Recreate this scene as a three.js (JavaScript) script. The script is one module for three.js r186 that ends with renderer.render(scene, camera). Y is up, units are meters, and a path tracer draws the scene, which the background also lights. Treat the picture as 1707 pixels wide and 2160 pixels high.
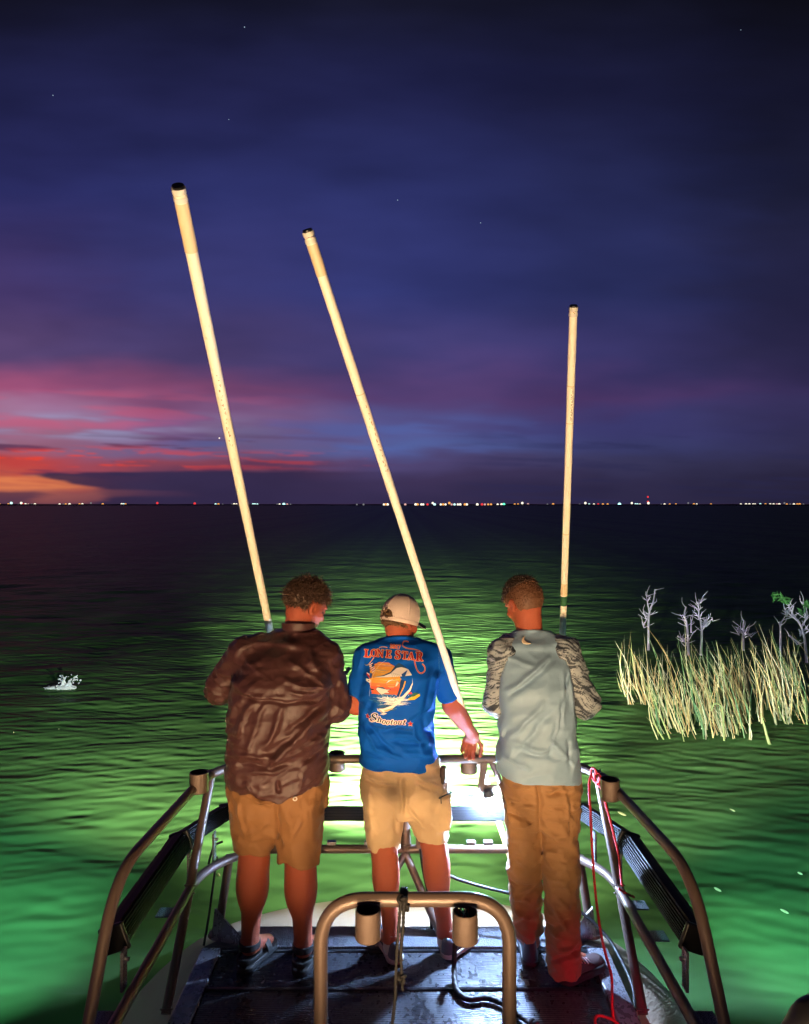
import * as THREE from 'three';
import { mergeGeometries } from 'three/addons/utils/BufferGeometryUtils.js';
import { RoundedBoxGeometry } from 'three/addons/geometries/RoundedBoxGeometry.js';
import { RectAreaLightUniformsLib } from 'three/addons/lights/RectAreaLightUniformsLib.js';

// ------------------------------------------------------------------ camera, sky, exposure
const scene = new THREE.Scene();
const EYE = 2.2, F = 1580, CX = 853.5, HZ = 1063;          // camera height above the deck; focal length, middle and horizon measured on the photograph
const camera = new THREE.PerspectiveCamera(2 * Math.atan(1080 / F) * 180 / Math.PI, 809 / 1024, 0.1, 9000);
camera.position.set(0, EYE, 0);
camera.lookAt(0, EYE, -10);
camera.setViewOffset(809, 1024, 0, 8, 809, 1024);
camera.updateProjectionMatrix();
const renderer = new THREE.WebGLRenderer({ antialias: true });
renderer.toneMapping = THREE.LinearToneMapping;
renderer.toneMappingExposure = 1.0;
renderer.shadowMap.enabled = true;
RectAreaLightUniformsLib.init();
const LIGHT = { flood: 150, frontSpot: 2300, frontBar: 130, sideBar: 3, sideSpot: 50, cornerSpot: 130, nearSpot: 13, wideSpot: 120, work: 17.0, red: 0.9 };
const WARM = new THREE.Color().setRGB(1, 0.66, 0.35), YELLOWISH = new THREE.Color().setRGB(1.0, 1.0, 0.74), GREEN = new THREE.Color().setRGB(0.34, 1.0, 0.92), WHITE = new THREE.Color().setRGB(1, 0.95, 0.74);

// a point of the place from its spot on the photograph and its distance ahead of the camera
const V = (x, y, z) => new THREE.Vector3(x, y, z);
const P = (u, v, d) => V((u - CX) / F * d, EYE - (v - HZ) / F * d, -d);
const WATER_Y = -0.45;
let seed = 7;
const rnd = () => { seed = (seed * 1664525 + 1013904223) >>> 0; return seed / 4294967296; };
const rr = (a, b) => a + (b - a) * rnd();
const clamp = (x, a, b) => x < a ? a : x > b ? b : x;
const sstep = (a, b, x) => { const t = clamp((x - a) / (b - a), 0, 1); return t * t * (3 - 2 * t); };
const lerp = (a, b, t) => a + (b - a) * t;

// ------------------------------------------------------------------ noise
const PERM = new Uint8Array(512);
{ const p = [...Array(256).keys()]; for (let i = 255; i > 0; i--) { const j = Math.floor(rnd() * (i + 1)); [p[i], p[j]] = [p[j], p[i]]; } for (let i = 0; i < 512; i++) PERM[i] = p[i & 255]; }
const GX = [1, -1, 1, -1, 1, -1, 1, -1, 0, 0, 0, 0, 1, -1, 0, 0], GY = [1, 1, -1, -1, 0, 0, 0, 0, 1, -1, 1, -1, 1, 1, -1, -1], GZ = [0, 0, 0, 0, 1, 1, -1, -1, 1, 1, -1, -1, 0, 0, 1, -1];
function noise(x, y, z) {
  const xf = Math.floor(x), yf = Math.floor(y), zf = Math.floor(z), X = xf & 255, Y = yf & 255, Z = zf & 255;
  x -= xf; y -= yf; z -= zf;
  const u = x * x * x * (x * (x * 6 - 15) + 10), v = y * y * y * (y * (y * 6 - 15) + 10), w = z * z * z * (z * (z * 6 - 15) + 10);
  const A = PERM[X] + Y, AA = PERM[A] + Z, AB = PERM[A + 1] + Z, B = PERM[X + 1] + Y, BA = PERM[B] + Z, BB = PERM[B + 1] + Z;
  const g = (h, a, b, c) => { h &= 15; return GX[h] * a + GY[h] * b + GZ[h] * c; };
  const l = (t, a, b) => a + t * (b - a);
  return l(w, l(v, l(u, g(PERM[AA], x, y, z), g(PERM[BA], x - 1, y, z)), l(u, g(PERM[AB], x, y - 1, z), g(PERM[BB], x - 1, y - 1, z))),
    l(v, l(u, g(PERM[AA + 1], x, y, z - 1), g(PERM[BA + 1], x - 1, y, z - 1)), l(u, g(PERM[AB + 1], x, y - 1, z - 1), g(PERM[BB + 1], x - 1, y - 1, z - 1))));
}
const fbm = (x, y, z, o = 4) => { let s = 0, a = 0.5; for (let i = 0; i < o; i++) { s += a * noise(x, y, z); x *= 2.03; y *= 2.03; z *= 2.03; a *= 0.5; } return s; };
const ridged = (x, y, z) => 1 - 2 * Math.abs(noise(x, y, z)) * 1.6;

// ------------------------------------------------------------------ sky: dusk, last red light low on the left, clouds and air only
{
  const toLin = (c) => { c /= 255; return c <= 0.04045 ? c / 12.92 : Math.pow((c + 0.055) / 1.055, 2.4); };
  const AZ = [-180, -120, -75, -28.4, -16, 0, 15.8, 28.4, 75, 180];
  const ROWV = [0, 200, 400, 600, 750, 830, 885, 935, 975, 1015, 1063];
  const frame = [
    [[17, 17, 38], [18, 19, 42], [20, 21, 44], [17, 18, 38], [12, 12, 24]],
    [[27, 29, 76], [30, 32, 82], [30, 33, 84], [26, 28, 68], [19, 20, 46]],
    [[38, 40, 104], [40, 45, 112], [38, 44, 108], [32, 37, 88], [25, 27, 58]],
    [[66, 50, 112], [54, 54, 124], [44, 50, 120], [38, 44, 102], [33, 33, 72]],
    [[92, 66, 124], [78, 62, 124], [62, 56, 122], [50, 46, 104], [40, 36, 78]],
    [[158, 76, 118], [126, 70, 116], [86, 62, 118], [74, 52, 104], [50, 41, 84]],
    [[158, 112, 148], [132, 92, 140], [80, 78, 138], [60, 58, 116], [48, 44, 86]],
    [[150, 92, 118], [112, 92, 138], [74, 88, 150], [58, 60, 112], [48, 45, 84]],
    [[196, 62, 58], [138, 62, 82], [72, 62, 108], [56, 54, 94], [45, 42, 74]],
    [[190, 96, 76], [82, 52, 84], [58, 46, 82], [49, 44, 78], [39, 35, 63]],
    [[96, 56, 78], [62, 42, 78], [48, 40, 74], [40, 35, 66], [34, 30, 56]],
  ].map((r, i) => r.map((c) => { const m = 0.3 * c[0] + 0.5 * c[1] + 0.2 * c[2], k = i < 5 ? 0.2 : 0.1; return c.map((q) => toLin(lerp(q, m * 1.06, k))); }));
  const pick = (row, k) => { const r = frame[row]; return k === 0 ? r[4] : k === 1 ? r[2] : k === 2 ? r[0] : k <= 7 ? r[k - 3] : r[4]; };
  const W = 4096, H = 2048, data = new Float32Array(W * H * 4);
  const o = [0, 0, 0];
  function skyAt(azDeg, u, v) {
    const cv = clamp(v, 0, 1063);
    let r = 0; while (r < ROWV.length - 2 && ROWV[r + 1] < cv) r++;
    let c = 0; while (c < AZ.length - 2 && AZ[c + 1] < azDeg) c++;
    const fr = sstep(0, 1, (cv - ROWV[r]) / (ROWV[r + 1] - ROWV[r])) * 0.5 + 0.5 * clamp((cv - ROWV[r]) / (ROWV[r + 1] - ROWV[r]), 0, 1);
    const fc = sstep(0, 1, (azDeg - AZ[c]) / (AZ[c + 1] - AZ[c]));
    const a = pick(r, c), b = pick(r, c + 1), d = pick(r + 1, c), e = pick(r + 1, c + 1);
    for (let k = 0; k < 3; k++) o[k] = lerp(lerp(a[k], b[k], fc), lerp(d[k], e[k], fc), fr);
  }
  const mixTo = (col, k) => { for (let i = 0; i < 3; i++) o[i] = lerp(o[i], col[i], k); };
  const L = (r, g, b) => [toLin(r), toLin(g), toLin(b)];
  const RED = L(226, 66, 46), ROSE = L(200, 88, 120), PALE = L(150, 156, 196), BANK = L(50, 42, 74), FIRE = L(232, 132, 84), PLUM = L(88, 52, 84), SLATE = L(40, 40, 78), MIST = L(78, 96, 160);
  for (let j = 0; j < H; j++) {
    const el = ((j + 0.5) / H - 0.5) * Math.PI;
    for (let i = 0; i < W; i++) {
      const az = ((i + 0.5) / W - 0.5) * 2 * Math.PI + Math.PI / 2, azw = Math.atan2(Math.sin(az), Math.cos(az)), deg = azw * 180 / Math.PI;
      const ac = clamp(azw, -0.8, 0.8), u = CX + F * (Math.tan(ac) + (azw - ac)), v = el <= 0 ? HZ : el > 1.2 ? -3000 : HZ - F * Math.tan(el) / Math.cos(ac);
      const n1 = el > 0 ? fbm(u / 420, v / 110, 3.1, 4) : 0, n2 = el > 0 ? fbm(u / 300 + 40, v / 60, 9.7, 4) : 0;
      const low = sstep(560, 860, v);
      skyAt(deg + n2 * 5, u, v + n1 * (40 + 50 * low));
      if (v > 780 && el > 0) {
        const warmSide = 1 - sstep(120, 760, u + n1 * 150);
        // thin streaks, drawn out sideways and slightly falling to the right
        const vs = v - (u - 200) * 0.045, st = fbm(u / 260 + 7, vs / 15, 5.5, 4), st2 = fbm(u / 150 + 17, vs / 9, 8.5, 4), st3 = fbm(u / 210 + 3, vs / 24, 2.2, 3);
        mixTo(ROSE, 0.6 * sstep(-0.05, 0.28, st3) * sstep(800, 850, v) * (1 - sstep(890, 935, v)) * warmSide);
        mixTo(PALE, 0.8 * sstep(-0.12, 0.22, -st3 + 0.1 * st) * sstep(862, 890, v) * (1 - sstep(905, 945, v + n1 * 20)) * (1 - sstep(100, 640, u)));
        mixTo(MIST, 0.55 * sstep(-0.08, 0.25, st3) * sstep(865, 905, v) * (1 - sstep(940, 972, v)) * sstep(200, 500, u) * (1 - sstep(950, 1250, u)));
        mixTo(PLUM, 0.85 * sstep(0.0, 0.2, st + 0.3 * st2) * sstep(905, 940, v) * (1 - sstep(1000, 1015, v)) * (1 - sstep(300, 1000, u)));
        mixTo(RED, 0.95 * sstep(0.0, 0.14, st2 * 0.9 + st * 0.3) * sstep(938, 962, v - n1 * 18) * (1 - sstep(984, 1000, v + st2 * 10)) * (1 - sstep(60, 640, u)));
        mixTo(RED, 0.35 * sstep(0.02, 0.2, st2) * sstep(945, 962, v) * (1 - sstep(975, 996, v)) * sstep(200, 500, u) * (1 - sstep(600, 850, u)));
        // dark bank low over the horizon, its torn left end lit from below
        const uu = u + st * 60 + n2 * 30, vv = v + st2 * 7 + st * 6, top = 999 - 5 * sstep(110, 300, uu), under = lerp(1006, 1027, sstep(80, 220, uu));
        const below = sstep(under - 2, under + 4, vv) * (1 - sstep(190, 235, uu));
        mixTo(FIRE, (0.45 + 0.45 * sstep(-0.1, 0.2, st)) * sstep(1000, 1009, vv) * (1 - sstep(1026, 1040, vv)) * (1 - sstep(150, 240, uu)));
        mixTo(BANK, 0.92 * sstep(top - 4, top + 4, vv) * sstep(78, 120, uu) * (1 - below) * (1 - sstep(560, 1000, u)) * (1 - 0.45 * sstep(1030, 1037, vv) * (1 - sstep(1044, 1052, vv)) * (1 - sstep(330, 430, uu))));
        mixTo(BANK, 0.7 * sstep(1033, 1039, vv) * (1 - sstep(60, 120, uu)));
        mixTo(SLATE, 0.35 * sstep(0.02, 0.25, st) * sstep(900, 930, v) * sstep(900, 1100, u));
      }
      const cl = el > 0 ? fbm((u + v * 0.7) / 620 + 11, (v - u * 0.12) / 210, 1.3, 4) : 0, grain = 1 + 0.12 * n2 + 0.15 * n1 + 0.55 * cl;
      const at = (j * W + i) * 4;
      data[at] = o[0] * grain; data[at + 1] = o[1] * grain; data[at + 2] = o[2] * grain; data[at + 3] = 1;
    }
  }
  const sky = new THREE.DataTexture(data, W, H, THREE.RGBAFormat, THREE.FloatType);
  sky.mapping = THREE.EquirectangularReflectionMapping; sky.magFilter = sky.minFilter = THREE.LinearFilter; sky.needsUpdate = true;
  scene.background = sky; scene.environment = sky;
}

// ------------------------------------------------------------------ helpers
const taken = {};
function numbered(name) { const n = taken[name] = (taken[name] ?? -1) + 1; return n ? name + '_' + String(n).padStart(3, '0') : name; }
function tag(o, label, category, group) { o.userData.label = label; o.userData.category = category; if (group) o.userData.group = group; return o; }
function thing(name, label, category, at = V(0, 0, 0), group) { const o = new THREE.Group(); o.name = numbered(name); o.position.copy(at); scene.add(o); return tag(o, label, category, group); }
function part(name, geometry, material, parent, label) {
  if (Array.isArray(geometry)) geometry = joined(geometry);
  const m = new THREE.Mesh(geometry, material); m.name = name; m.castShadow = m.receiveShadow = true; if (label) m.userData.label = label; parent.add(m); return m;
}
function single(name, geometry, material, label, category, group) { const m = part(numbered(name), geometry, material, scene); return tag(m, label, category, group); }
function joined(list) {
  return mergeGeometries(list.map((g) => { const h = g.index ? g.toNonIndexed() : g.clone(); for (const k of Object.keys(h.attributes)) if (!['position', 'normal', 'uv'].includes(k)) h.deleteAttribute(k); if (!h.attributes.uv) h.setAttribute('uv', new THREE.BufferAttribute(new Float32Array(h.attributes.position.count * 2), 2)); return h; }));
}
function fillet(pts, r, n = 7) {            // a bent-tube path: straight runs with rounded corners
  const out = [pts[0].clone()];
  for (let i = 1; i < pts.length - 1; i++) {
    const a = pts[i - 1], b = pts[i], c = pts[i + 1], k = Math.min(r, a.distanceTo(b) * 0.49, b.distanceTo(c) * 0.49);
    const p = b.clone().lerp(a, k / a.distanceTo(b)), q = b.clone().lerp(c, k / b.distanceTo(c));
    for (let j = 0; j <= n; j++) { const t = j / n; out.push(p.clone().multiplyScalar((1 - t) * (1 - t)).addScaledVector(b, 2 * t * (1 - t)).addScaledVector(q, t * t)); }
  }
  out.push(pts[pts.length - 1].clone());
  return out;
}
function dense(pts, step) {
  const out = [pts[0]];
  for (let i = 1; i < pts.length; i++) { const n = Math.max(1, Math.ceil(pts[i].distanceTo(pts[i - 1]) / step)); for (let k = 1; k <= n; k++) out.push(pts[i - 1].clone().lerp(pts[i], k / n)); }
  return out;
}
function tubeGeo(pts, r, sides = 14, step = 0.05) {   // tube with flat closed ends through the points; r a number or a function of 0..1
  const path = dense(pts, step), n = path.length, pos = [], nor = [], uv = [], idx = [];
  let side = null; const t = V(), up = V(), b = V();
  let run = 0;
  for (let i = 0; i < n; i++) {
    t.copy(path[Math.min(i + 1, n - 1)]).sub(path[Math.max(i - 1, 0)]).normalize();
    if (!side) { side = Math.abs(t.y) < 0.9 ? V(0, 1, 0).cross(t).normalize() : V(1, 0, 0).cross(t).normalize(); }
    side.addScaledVector(t, -side.dot(t)).normalize(); up.crossVectors(t, side);
    if (i) run += path[i].distanceTo(path[i - 1]);
    const rad = typeof r === 'function' ? r(i / (n - 1)) : r;
    for (let k = 0; k <= sides; k++) {
      const a = k / sides * 2 * Math.PI; b.copy(side).multiplyScalar(Math.cos(a)).addScaledVector(up, Math.sin(a));
      pos.push(path[i].x + b.x * rad, path[i].y + b.y * rad, path[i].z + b.z * rad); nor.push(b.x, b.y, b.z); uv.push(k / sides * rad * 6.283, run);
    }
  }
  const w = sides + 1;
  for (let i = 0; i < n - 1; i++) for (let k = 0; k < sides; k++) { const a = i * w + k; idx.push(a, a + 1, a + w, a + 1, a + w + 1, a + w); }
  for (const e of [0, n - 1]) {
    t.copy(path[e ? n - 1 : 1]).sub(path[e ? n - 2 : 0]).normalize().multiplyScalar(e ? 1 : -1);
    const c = pos.length / 3; pos.push(path[e].x, path[e].y, path[e].z); nor.push(t.x, t.y, t.z); uv.push(0, 0);
    for (let k = 0; k <= sides; k++) { const s = (e * w + k) * 3; pos.push(pos[s], pos[s + 1], pos[s + 2]); nor.push(t.x, t.y, t.z); uv.push(0.01, 0.01); }
    for (let k = 0; k < sides; k++) e ? idx.push(c, c + 1 + k, c + 2 + k) : idx.push(c, c + 2 + k, c + 1 + k);
  }
  const g = new THREE.BufferGeometry();
  g.setAttribute('position', new THREE.Float32BufferAttribute(pos, 3)); g.setAttribute('normal', new THREE.Float32BufferAttribute(nor, 3)); g.setAttribute('uv', new THREE.Float32BufferAttribute(uv, 2)); g.setIndex(idx);
  return g;
}
const spline = (pts, n = 60) => new THREE.CatmullRomCurve3(pts, false, 'centripetal').getPoints(n);
function boxAt(w, h, d, x, y, z, r = 0.006) { const g = new RoundedBoxGeometry(w, h, d, 2, Math.min(r, w / 2.2, h / 2.2, d / 2.2)); g.translate(x, y, z); return g; }
function orient(g, at, ahead, up = V(0, 1, 0)) {      // local -z looks along «ahead»
  const m = new THREE.Matrix4().lookAt(V(0, 0, 0), ahead, up); m.setPosition(at); return g.clone().applyMatrix4(m);
}
// textures
function gray(n, f) { const d = new Uint8Array(n * n * 4); for (let j = 0; j < n; j++) for (let i = 0; i < n; i++) { const v = clamp(f(i / n, j / n), 0, 1) * 255, k = (j * n + i) * 4; d[k] = d[k + 1] = d[k + 2] = v; d[k + 3] = 255; } const t = new THREE.DataTexture(d, n, n); t.wrapS = t.wrapT = THREE.RepeatWrapping; t.magFilter = THREE.LinearFilter; t.minFilter = THREE.LinearMipmapLinearFilter; t.needsUpdate = true; return t; }
const tile = (x, y, f, s) => { const a = x * 2 * Math.PI, b = y * 2 * Math.PI, R = f / 6.283; return noise(R * Math.cos(a) + s, R * Math.sin(a) + s * 1.7, R * Math.cos(b) + 3) + noise(R * Math.sin(b) + s, R * Math.cos(a) - s, R * Math.sin(a) + 11); };
const weave = gray(128, (x, y) => 0.5 + 0.22 * Math.sin(x * 2 * Math.PI * 24) * Math.sin(y * 2 * Math.PI * 24) + 0.25 * tile(x, y, 14, 2));
const blotch = gray(256, (x, y) => 0.62 + 0.32 * tile(x, y, 9, 4) + 0.2 * tile(x, y, 34, 8));
const speck = gray(256, (x, y) => 0.5 + 0.5 * tile(x, y, 70, 5) + 0.25 * tile(x, y, 25, 1));
const rep = (t, x, y) => { const c = t.clone(); c.repeat.set(x, y); c.needsUpdate = true; return c; };
const std = (r, g, b, rough, extra = {}) => { const m = new THREE.MeshPhysicalMaterial({ roughness: rough, ...extra }); m.color.setRGB(r, g, b); return m; };
const M = {
  rail: std(0.125, 0.086, 0.069, 0.38, { metalness: 0.35, bumpMap: rep(speck, 6, 6), bumpScale: 0.0005 }),
  deck: null, hull: std(0.3, 0.31, 0.31, 0.5, { metalness: 0.4 }),
  grip: std(0.10, 0.11, 0.13, 0.85, { bumpMap: rep(speck, 5, 5), bumpScale: 0.004, roughnessMap: blotch }),
  black: std(0.006, 0.006, 0.007, 0.35), rubber: std(0.008, 0.008, 0.009, 0.7), housing: std(0.003, 0.0032, 0.005, 0.6, { specularIntensity: 0.4 }),
  plate: std(0.3, 0.3, 0.34, 0.45, { metalness: 0.6, roughnessMap: rep(blotch, 3, 3) }), steel: std(0.5, 0.5, 0.52, 0.3, { metalness: 1 }),
  skin: std(0.34, 0.070, 0.030, 0.55, { bumpMap: rep(speck, 4, 4), bumpScale: 0.0012 }), skinTan: std(0.40, 0.092, 0.042, 0.52, { bumpMap: rep(speck, 4, 4), bumpScale: 0.0012 }),
};
function clothUv(g) { const p = g.attributes.position, u = new Float32Array(p.count * 2); for (let i = 0; i < p.count; i++) { u[i * 2] = (p.getX(i) + p.getZ(i) * 0.7) * 4; u[i * 2 + 1] = p.getY(i) * 4; } g.setAttribute('uv', new THREE.BufferAttribute(u, 2)); return g; }
// ------------------------------------------------------------------ water, one sheet out to the horizon
{
  const axis = (fine0, fine1, cell, far0, far1) => {
    const a = []; for (let x = fine0; x <= fine1 + 1e-6; x += cell) a.push(x);
    let s = cell, x = a[a.length - 1]; while (x < far1) { s *= 1.035; x += s; a.push(x); }
    s = cell; x = a[0]; const b = []; while (x > far0) { s *= 1.022; x -= s; b.unshift(x); }
    return b.concat(a);
  };
  const xs = axis(-6.5, 6.5, 0.045, -3200, 3200), zs = axis(-15, 0.5, 0.045, -3200, 200);
  const waves = [];
  for (let i = 0; i < 34; i++) {
    const len = 0.24 * Math.pow(11, Math.pow(i / 33, 1.25)), dir = rr(-0.75, 0.75) + (i % 3 ? 0.12 : -0.25), k = 2 * Math.PI / len;
    waves.push([Math.sin(dir) * k, Math.cos(dir) * k, len * 0.0037 * rr(0.6, 1.3), rnd() * 6.283, len]);
  }
  const nx = xs.length, nz = zs.length, pos = new Float32Array(nx * nz * 3), uv = new Float32Array(nx * nz * 2), idx = new Uint32Array((nx - 1) * (nz - 1) * 6);
  for (let j = 0; j < nz; j++) {
    const dz = Math.abs(zs[Math.min(j + 1, nz - 1)] - zs[Math.max(j - 1, 0)]) / 2;
    for (let i = 0; i < nx; i++) {
      const cell = Math.max(dz, Math.abs(xs[Math.min(i + 1, nx - 1)] - xs[Math.max(i - 1, 0)]) / 2), x = xs[i], z = zs[j], at = (j * nx + i);
      let y = 0;
      const wx = x + 0.25 * noise(x * 0.7, z * 0.7, 1.5), wz = z + 0.2 * noise(x * 0.6, z * 0.9, 7.5), gust = 0.75 + 0.6 * noise(x * 0.22, z * 0.35, 4.4);
      if (cell < 1.2) for (const w of waves) { const fade = sstep(2.2, 5, w[4] / cell); if (fade > 0) { const s = Math.sin(w[0] * wx + w[1] * wz + w[3]); y += fade * w[2] * (s + 0.25 * s * s); } }
      pos[at * 3] = x; pos[at * 3 + 1] = WATER_Y + y * gust; pos[at * 3 + 2] = z; uv[at * 2] = x; uv[at * 2 + 1] = z;
    }
  }
  let q = 0;
  for (let j = 0; j < nz - 1; j++) for (let i = 0; i < nx - 1; i++) { const a = j * nx + i; idx[q++] = a; idx[q++] = a + nx; idx[q++] = a + 1; idx[q++] = a + 1; idx[q++] = a + nx; idx[q++] = a + nx + 1; }
  const g = new THREE.BufferGeometry();
  g.setAttribute('position', new THREE.BufferAttribute(pos, 3)); g.setAttribute('uv', new THREE.BufferAttribute(uv, 2)); g.setIndex(new THREE.BufferAttribute(idx, 1)); g.computeVertexNormals();
  const RIPPLE = 0.0135, comps = []; for (let i = 0; i < 60; i++) { const kz = Math.floor(rr(4, 26)), kx = Math.floor(rr(-kz * 0.6, kz * 0.6)); comps.push([kx, kz, rnd() * 6.283, 1 / Math.pow(Math.hypot(kx, kz), 0.8)]); }
  const ripples = (() => { const n = 512, d = new Uint8Array(n * n * 4), kf = 2 * Math.PI; for (let j = 0; j < n; j++) for (let i = 0; i < n; i++) { let gx = 0, gz = 0; for (const c of comps) { const w = c[3] * Math.cos(kf * (c[0] * i / n + c[1] * j / n) + c[2]); gx += w * c[0]; gz += w * c[1]; } gx *= RIPPLE; gz *= RIPPLE; const l = Math.hypot(gx, gz, 1), k = (j * n + i) * 4; d[k] = 127.5 - 127.5 * gx / l; d[k + 1] = 127.5 - 127.5 * gz / l; d[k + 2] = 127.5 + 127.5 / l; d[k + 3] = 255; } const t = new THREE.DataTexture(d, n, n); t.wrapS = t.wrapT = THREE.RepeatWrapping; t.magFilter = THREE.LinearFilter; t.minFilter = THREE.LinearMipmapLinearFilter; t.needsUpdate = true; return t; })();
  ripples.repeat.set(1 / 3.1, 1 / 3.1);
  const silt = (() => { const n = 512, d = new Uint8Array(n * n * 4); for (let j = 0; j < n; j++) for (let i = 0; i < n; i++) { const a = tile(i / n, j / n, 5, 3), b = tile(i / n, j / n, 13, 6), k = (j * n + i) * 4, v = 205 + 38 * a + 22 * b; d[k] = clamp(v + 6 * b, 0, 255); d[k + 1] = clamp(v, 0, 255); d[k + 2] = clamp(v - 8 * a, 0, 255); d[k + 3] = 255; } const t = new THREE.DataTexture(d, n, n); t.wrapS = t.wrapT = THREE.RepeatWrapping; t.magFilter = THREE.LinearFilter; t.minFilter = THREE.LinearMipmapLinearFilter; t.colorSpace = THREE.SRGBColorSpace; t.repeat.set(1 / 9, 1 / 5); t.needsUpdate = true; return t; })();
  const water = part('water', g, std(0.15, 0.35, 0.11, 0.35, { ior: 1.33, specularIntensity: 0.02, map: silt, normalMap: ripples, normalScale: new THREE.Vector2(1, 1) }), scene);
  water.userData.kind = 'structure';
}
// ------------------------------------------------------------------ far shore with its lamps
const SHORE = 1500;
{
  const n = 260, pos = [], idx = [];
  for (let i = 0; i <= n; i++) {
    const a = lerp(-1.25, 1.25, i / n), top = WATER_Y + 1.2 + 1.6 * (0.5 + fbm(i * 0.21, 2.2, 1, 3)) + 0.8 * noise(i * 1.3, 0, 4);
    for (const [r, y] of [[SHORE + 2, WATER_Y - 0.5], [SHORE + 5, WATER_Y + 0.8], [SHORE + 14, top], [SHORE + 120, top + 0.3], [SHORE + 130, WATER_Y - 0.5]]) pos.push(Math.sin(a) * r / Math.cos(a) * Math.cos(a), y, -Math.cos(a) * r);
  }
  for (let i = 0; i < n; i++) for (let k = 0; k < 4; k++) { const a = i * 5 + k; idx.push(a, a + 5, a + 1, a + 1, a + 5, a + 6); }
  const g = new THREE.BufferGeometry(); g.setAttribute('position', new THREE.Float32BufferAttribute(pos, 3)); g.setIndex(idx); g.computeVertexNormals();
  part('far_shore', g, std(0.03, 0.035, 0.03, 0.95), scene).userData.kind = 'structure';
  // each lamp of the shore: [place along the horizon on the photograph, kind]; w white, o orange, c cyan-white, r red, g green, p pinkish, f faint
  const row = 'o0 o18 c24 f39 w45 r49 w54 p60 f67 w74 w126 f134 o139 w147 o168 w174 f192 o217 w257 c261 o265 r332 r411 c455 o461 f470 f489 w494 w499 c534 c538 c543 f585 w590 C599 p606 f613 f753 f767 w810 o814 w818 p855 w877 o881 w889 w893 r902 w913 c917 w930 o935 w940 o948 p953 c959 w966 w971 o981 w985 w1007 r1017 p1023 o1030 o1036 w1050 w1058 G1063 o1086 o1093 w1102 p1114 f1155 o1167 f1223 w1235 c1243 w1253 r1262 o1272 o1282 C1307 w1333 c1341 c1345 w1350 w1368 f1395 w1402 o1413 o1426 f1452 o1464 w1470 o1500 w1563 w1574 w1581 w1589 w1593 c1604 o1615 w1625 w1632 p1639 w1644 f1655 o1660 f1667 w1675 o1682 o1687 f1695';
  const kinds = {
    w: [[1, 0.92, 0.72], 1.5, 'tiny warm white'], o: [[1, 0.42, 0.10], 1.2, 'tiny orange'], c: [[0.6, 1, 0.95], 1.5, 'tiny cyan white'],
    r: [[1, 0.05, 0.06], 1.0, 'tiny red'], p: [[1, 0.55, 0.5], 0.8, 'tiny pinkish'], f: [[0.7, 0.7, 0.75], 0.28, 'faint tiny grey'],
    C: [[0.45, 1, 0.95], 2.6, 'brighter cyan'], G: [[0.1, 1, 0.45], 2.4, 'bright green'],
  };
  const bulb = new THREE.SphereGeometry(1, 10, 8), mats = {}, count = {};
  for (const s of row.split(' ')) {
    const k = s[0], u = +s.slice(1), [c, power, label] = kinds[k];
    mats[k] ??= new THREE.MeshStandardMaterial({ color: 0x101010, emissive: new THREE.Color().setRGB(...c), emissiveIntensity: power });
    const nth = count[k] = (count[k] ?? 0) + 1, ord = nth + (nth % 100 > 10 && nth % 100 < 14 ? 'th' : ['th', 'st', 'nd', 'rd'][nth % 10] ?? 'th');
    const lamp = single('shore_lamp', bulb, mats[k], k === 'G' ? 'bright green lamp on the dark far shore' : `${label} lamp on the far shore, ${ord} of its colour from the left`, 'lamp', `${label} lamps along the far shore`);
    lamp.position.copy(P(u, 1064 - (u % 7 === 3 ? 3 : 0) - (k === 'r' && u === 411 ? 2 : 0), SHORE - 4)); lamp.scale.setScalar((k === 'C' || k === 'G' ? 3.0 : k === 'f' ? 1.7 : 2.3) * (0.9 + 0.25 * ((u * 37) % 10) / 10));
  }
  const mast = thing('radio_mast', 'thin far mast with two red lamps above the shore lights', 'mast', P(1367, 1066, SHORE - 3));
  part('mast_pole', tubeGeo([V(0, -1.5, 0), V(0, 17, 0)], 0.25, 6, 5), M.black, mast);
  for (const y of [7.5, 17]) { const l = part('red_light', bulb, mats.r, mast); l.position.set(0, y, 0); l.scale.setScalar(1.9); }
  // stars
  const starMat = new THREE.MeshStandardMaterial({ color: 0x000000, emissive: new THREE.Color().setRGB(0.45, 0.62, 0.8), emissiveIntensity: 0.7 });
  const warmStar = new THREE.MeshStandardMaterial({ color: 0x000000, emissive: new THREE.Color().setRGB(1, 0.85, 0.7), emissiveIntensity: 1.2 });
  for (const [u, v, r, label] of [[516, 57, 2.2, 'faint star high above the tallest pole'], [112, 201, 1.9, 'faint star near the left edge of the sky'], [483, 252, 1.5, 'very faint star right of the tallest pole tip'], [839, 422, 2.0, 'faint star between the middle and the right pole'], [1014, 470, 1.9, 'faint star left of the right pole tip'], [1563, 63, 1.5, 'very faint star in the upper right sky'], [463, 924, 3.0, 'bright evening star beside the tallest pole above the red clouds']])
    single('star', bulb, v > 900 ? warmStar : starMat, label, 'star').position.copy(P(u, v, 3000)).addScaledVector(V(0, 0, 0), 0), scene.children[scene.children.length - 1].scale.setScalar(r);
}

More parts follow.
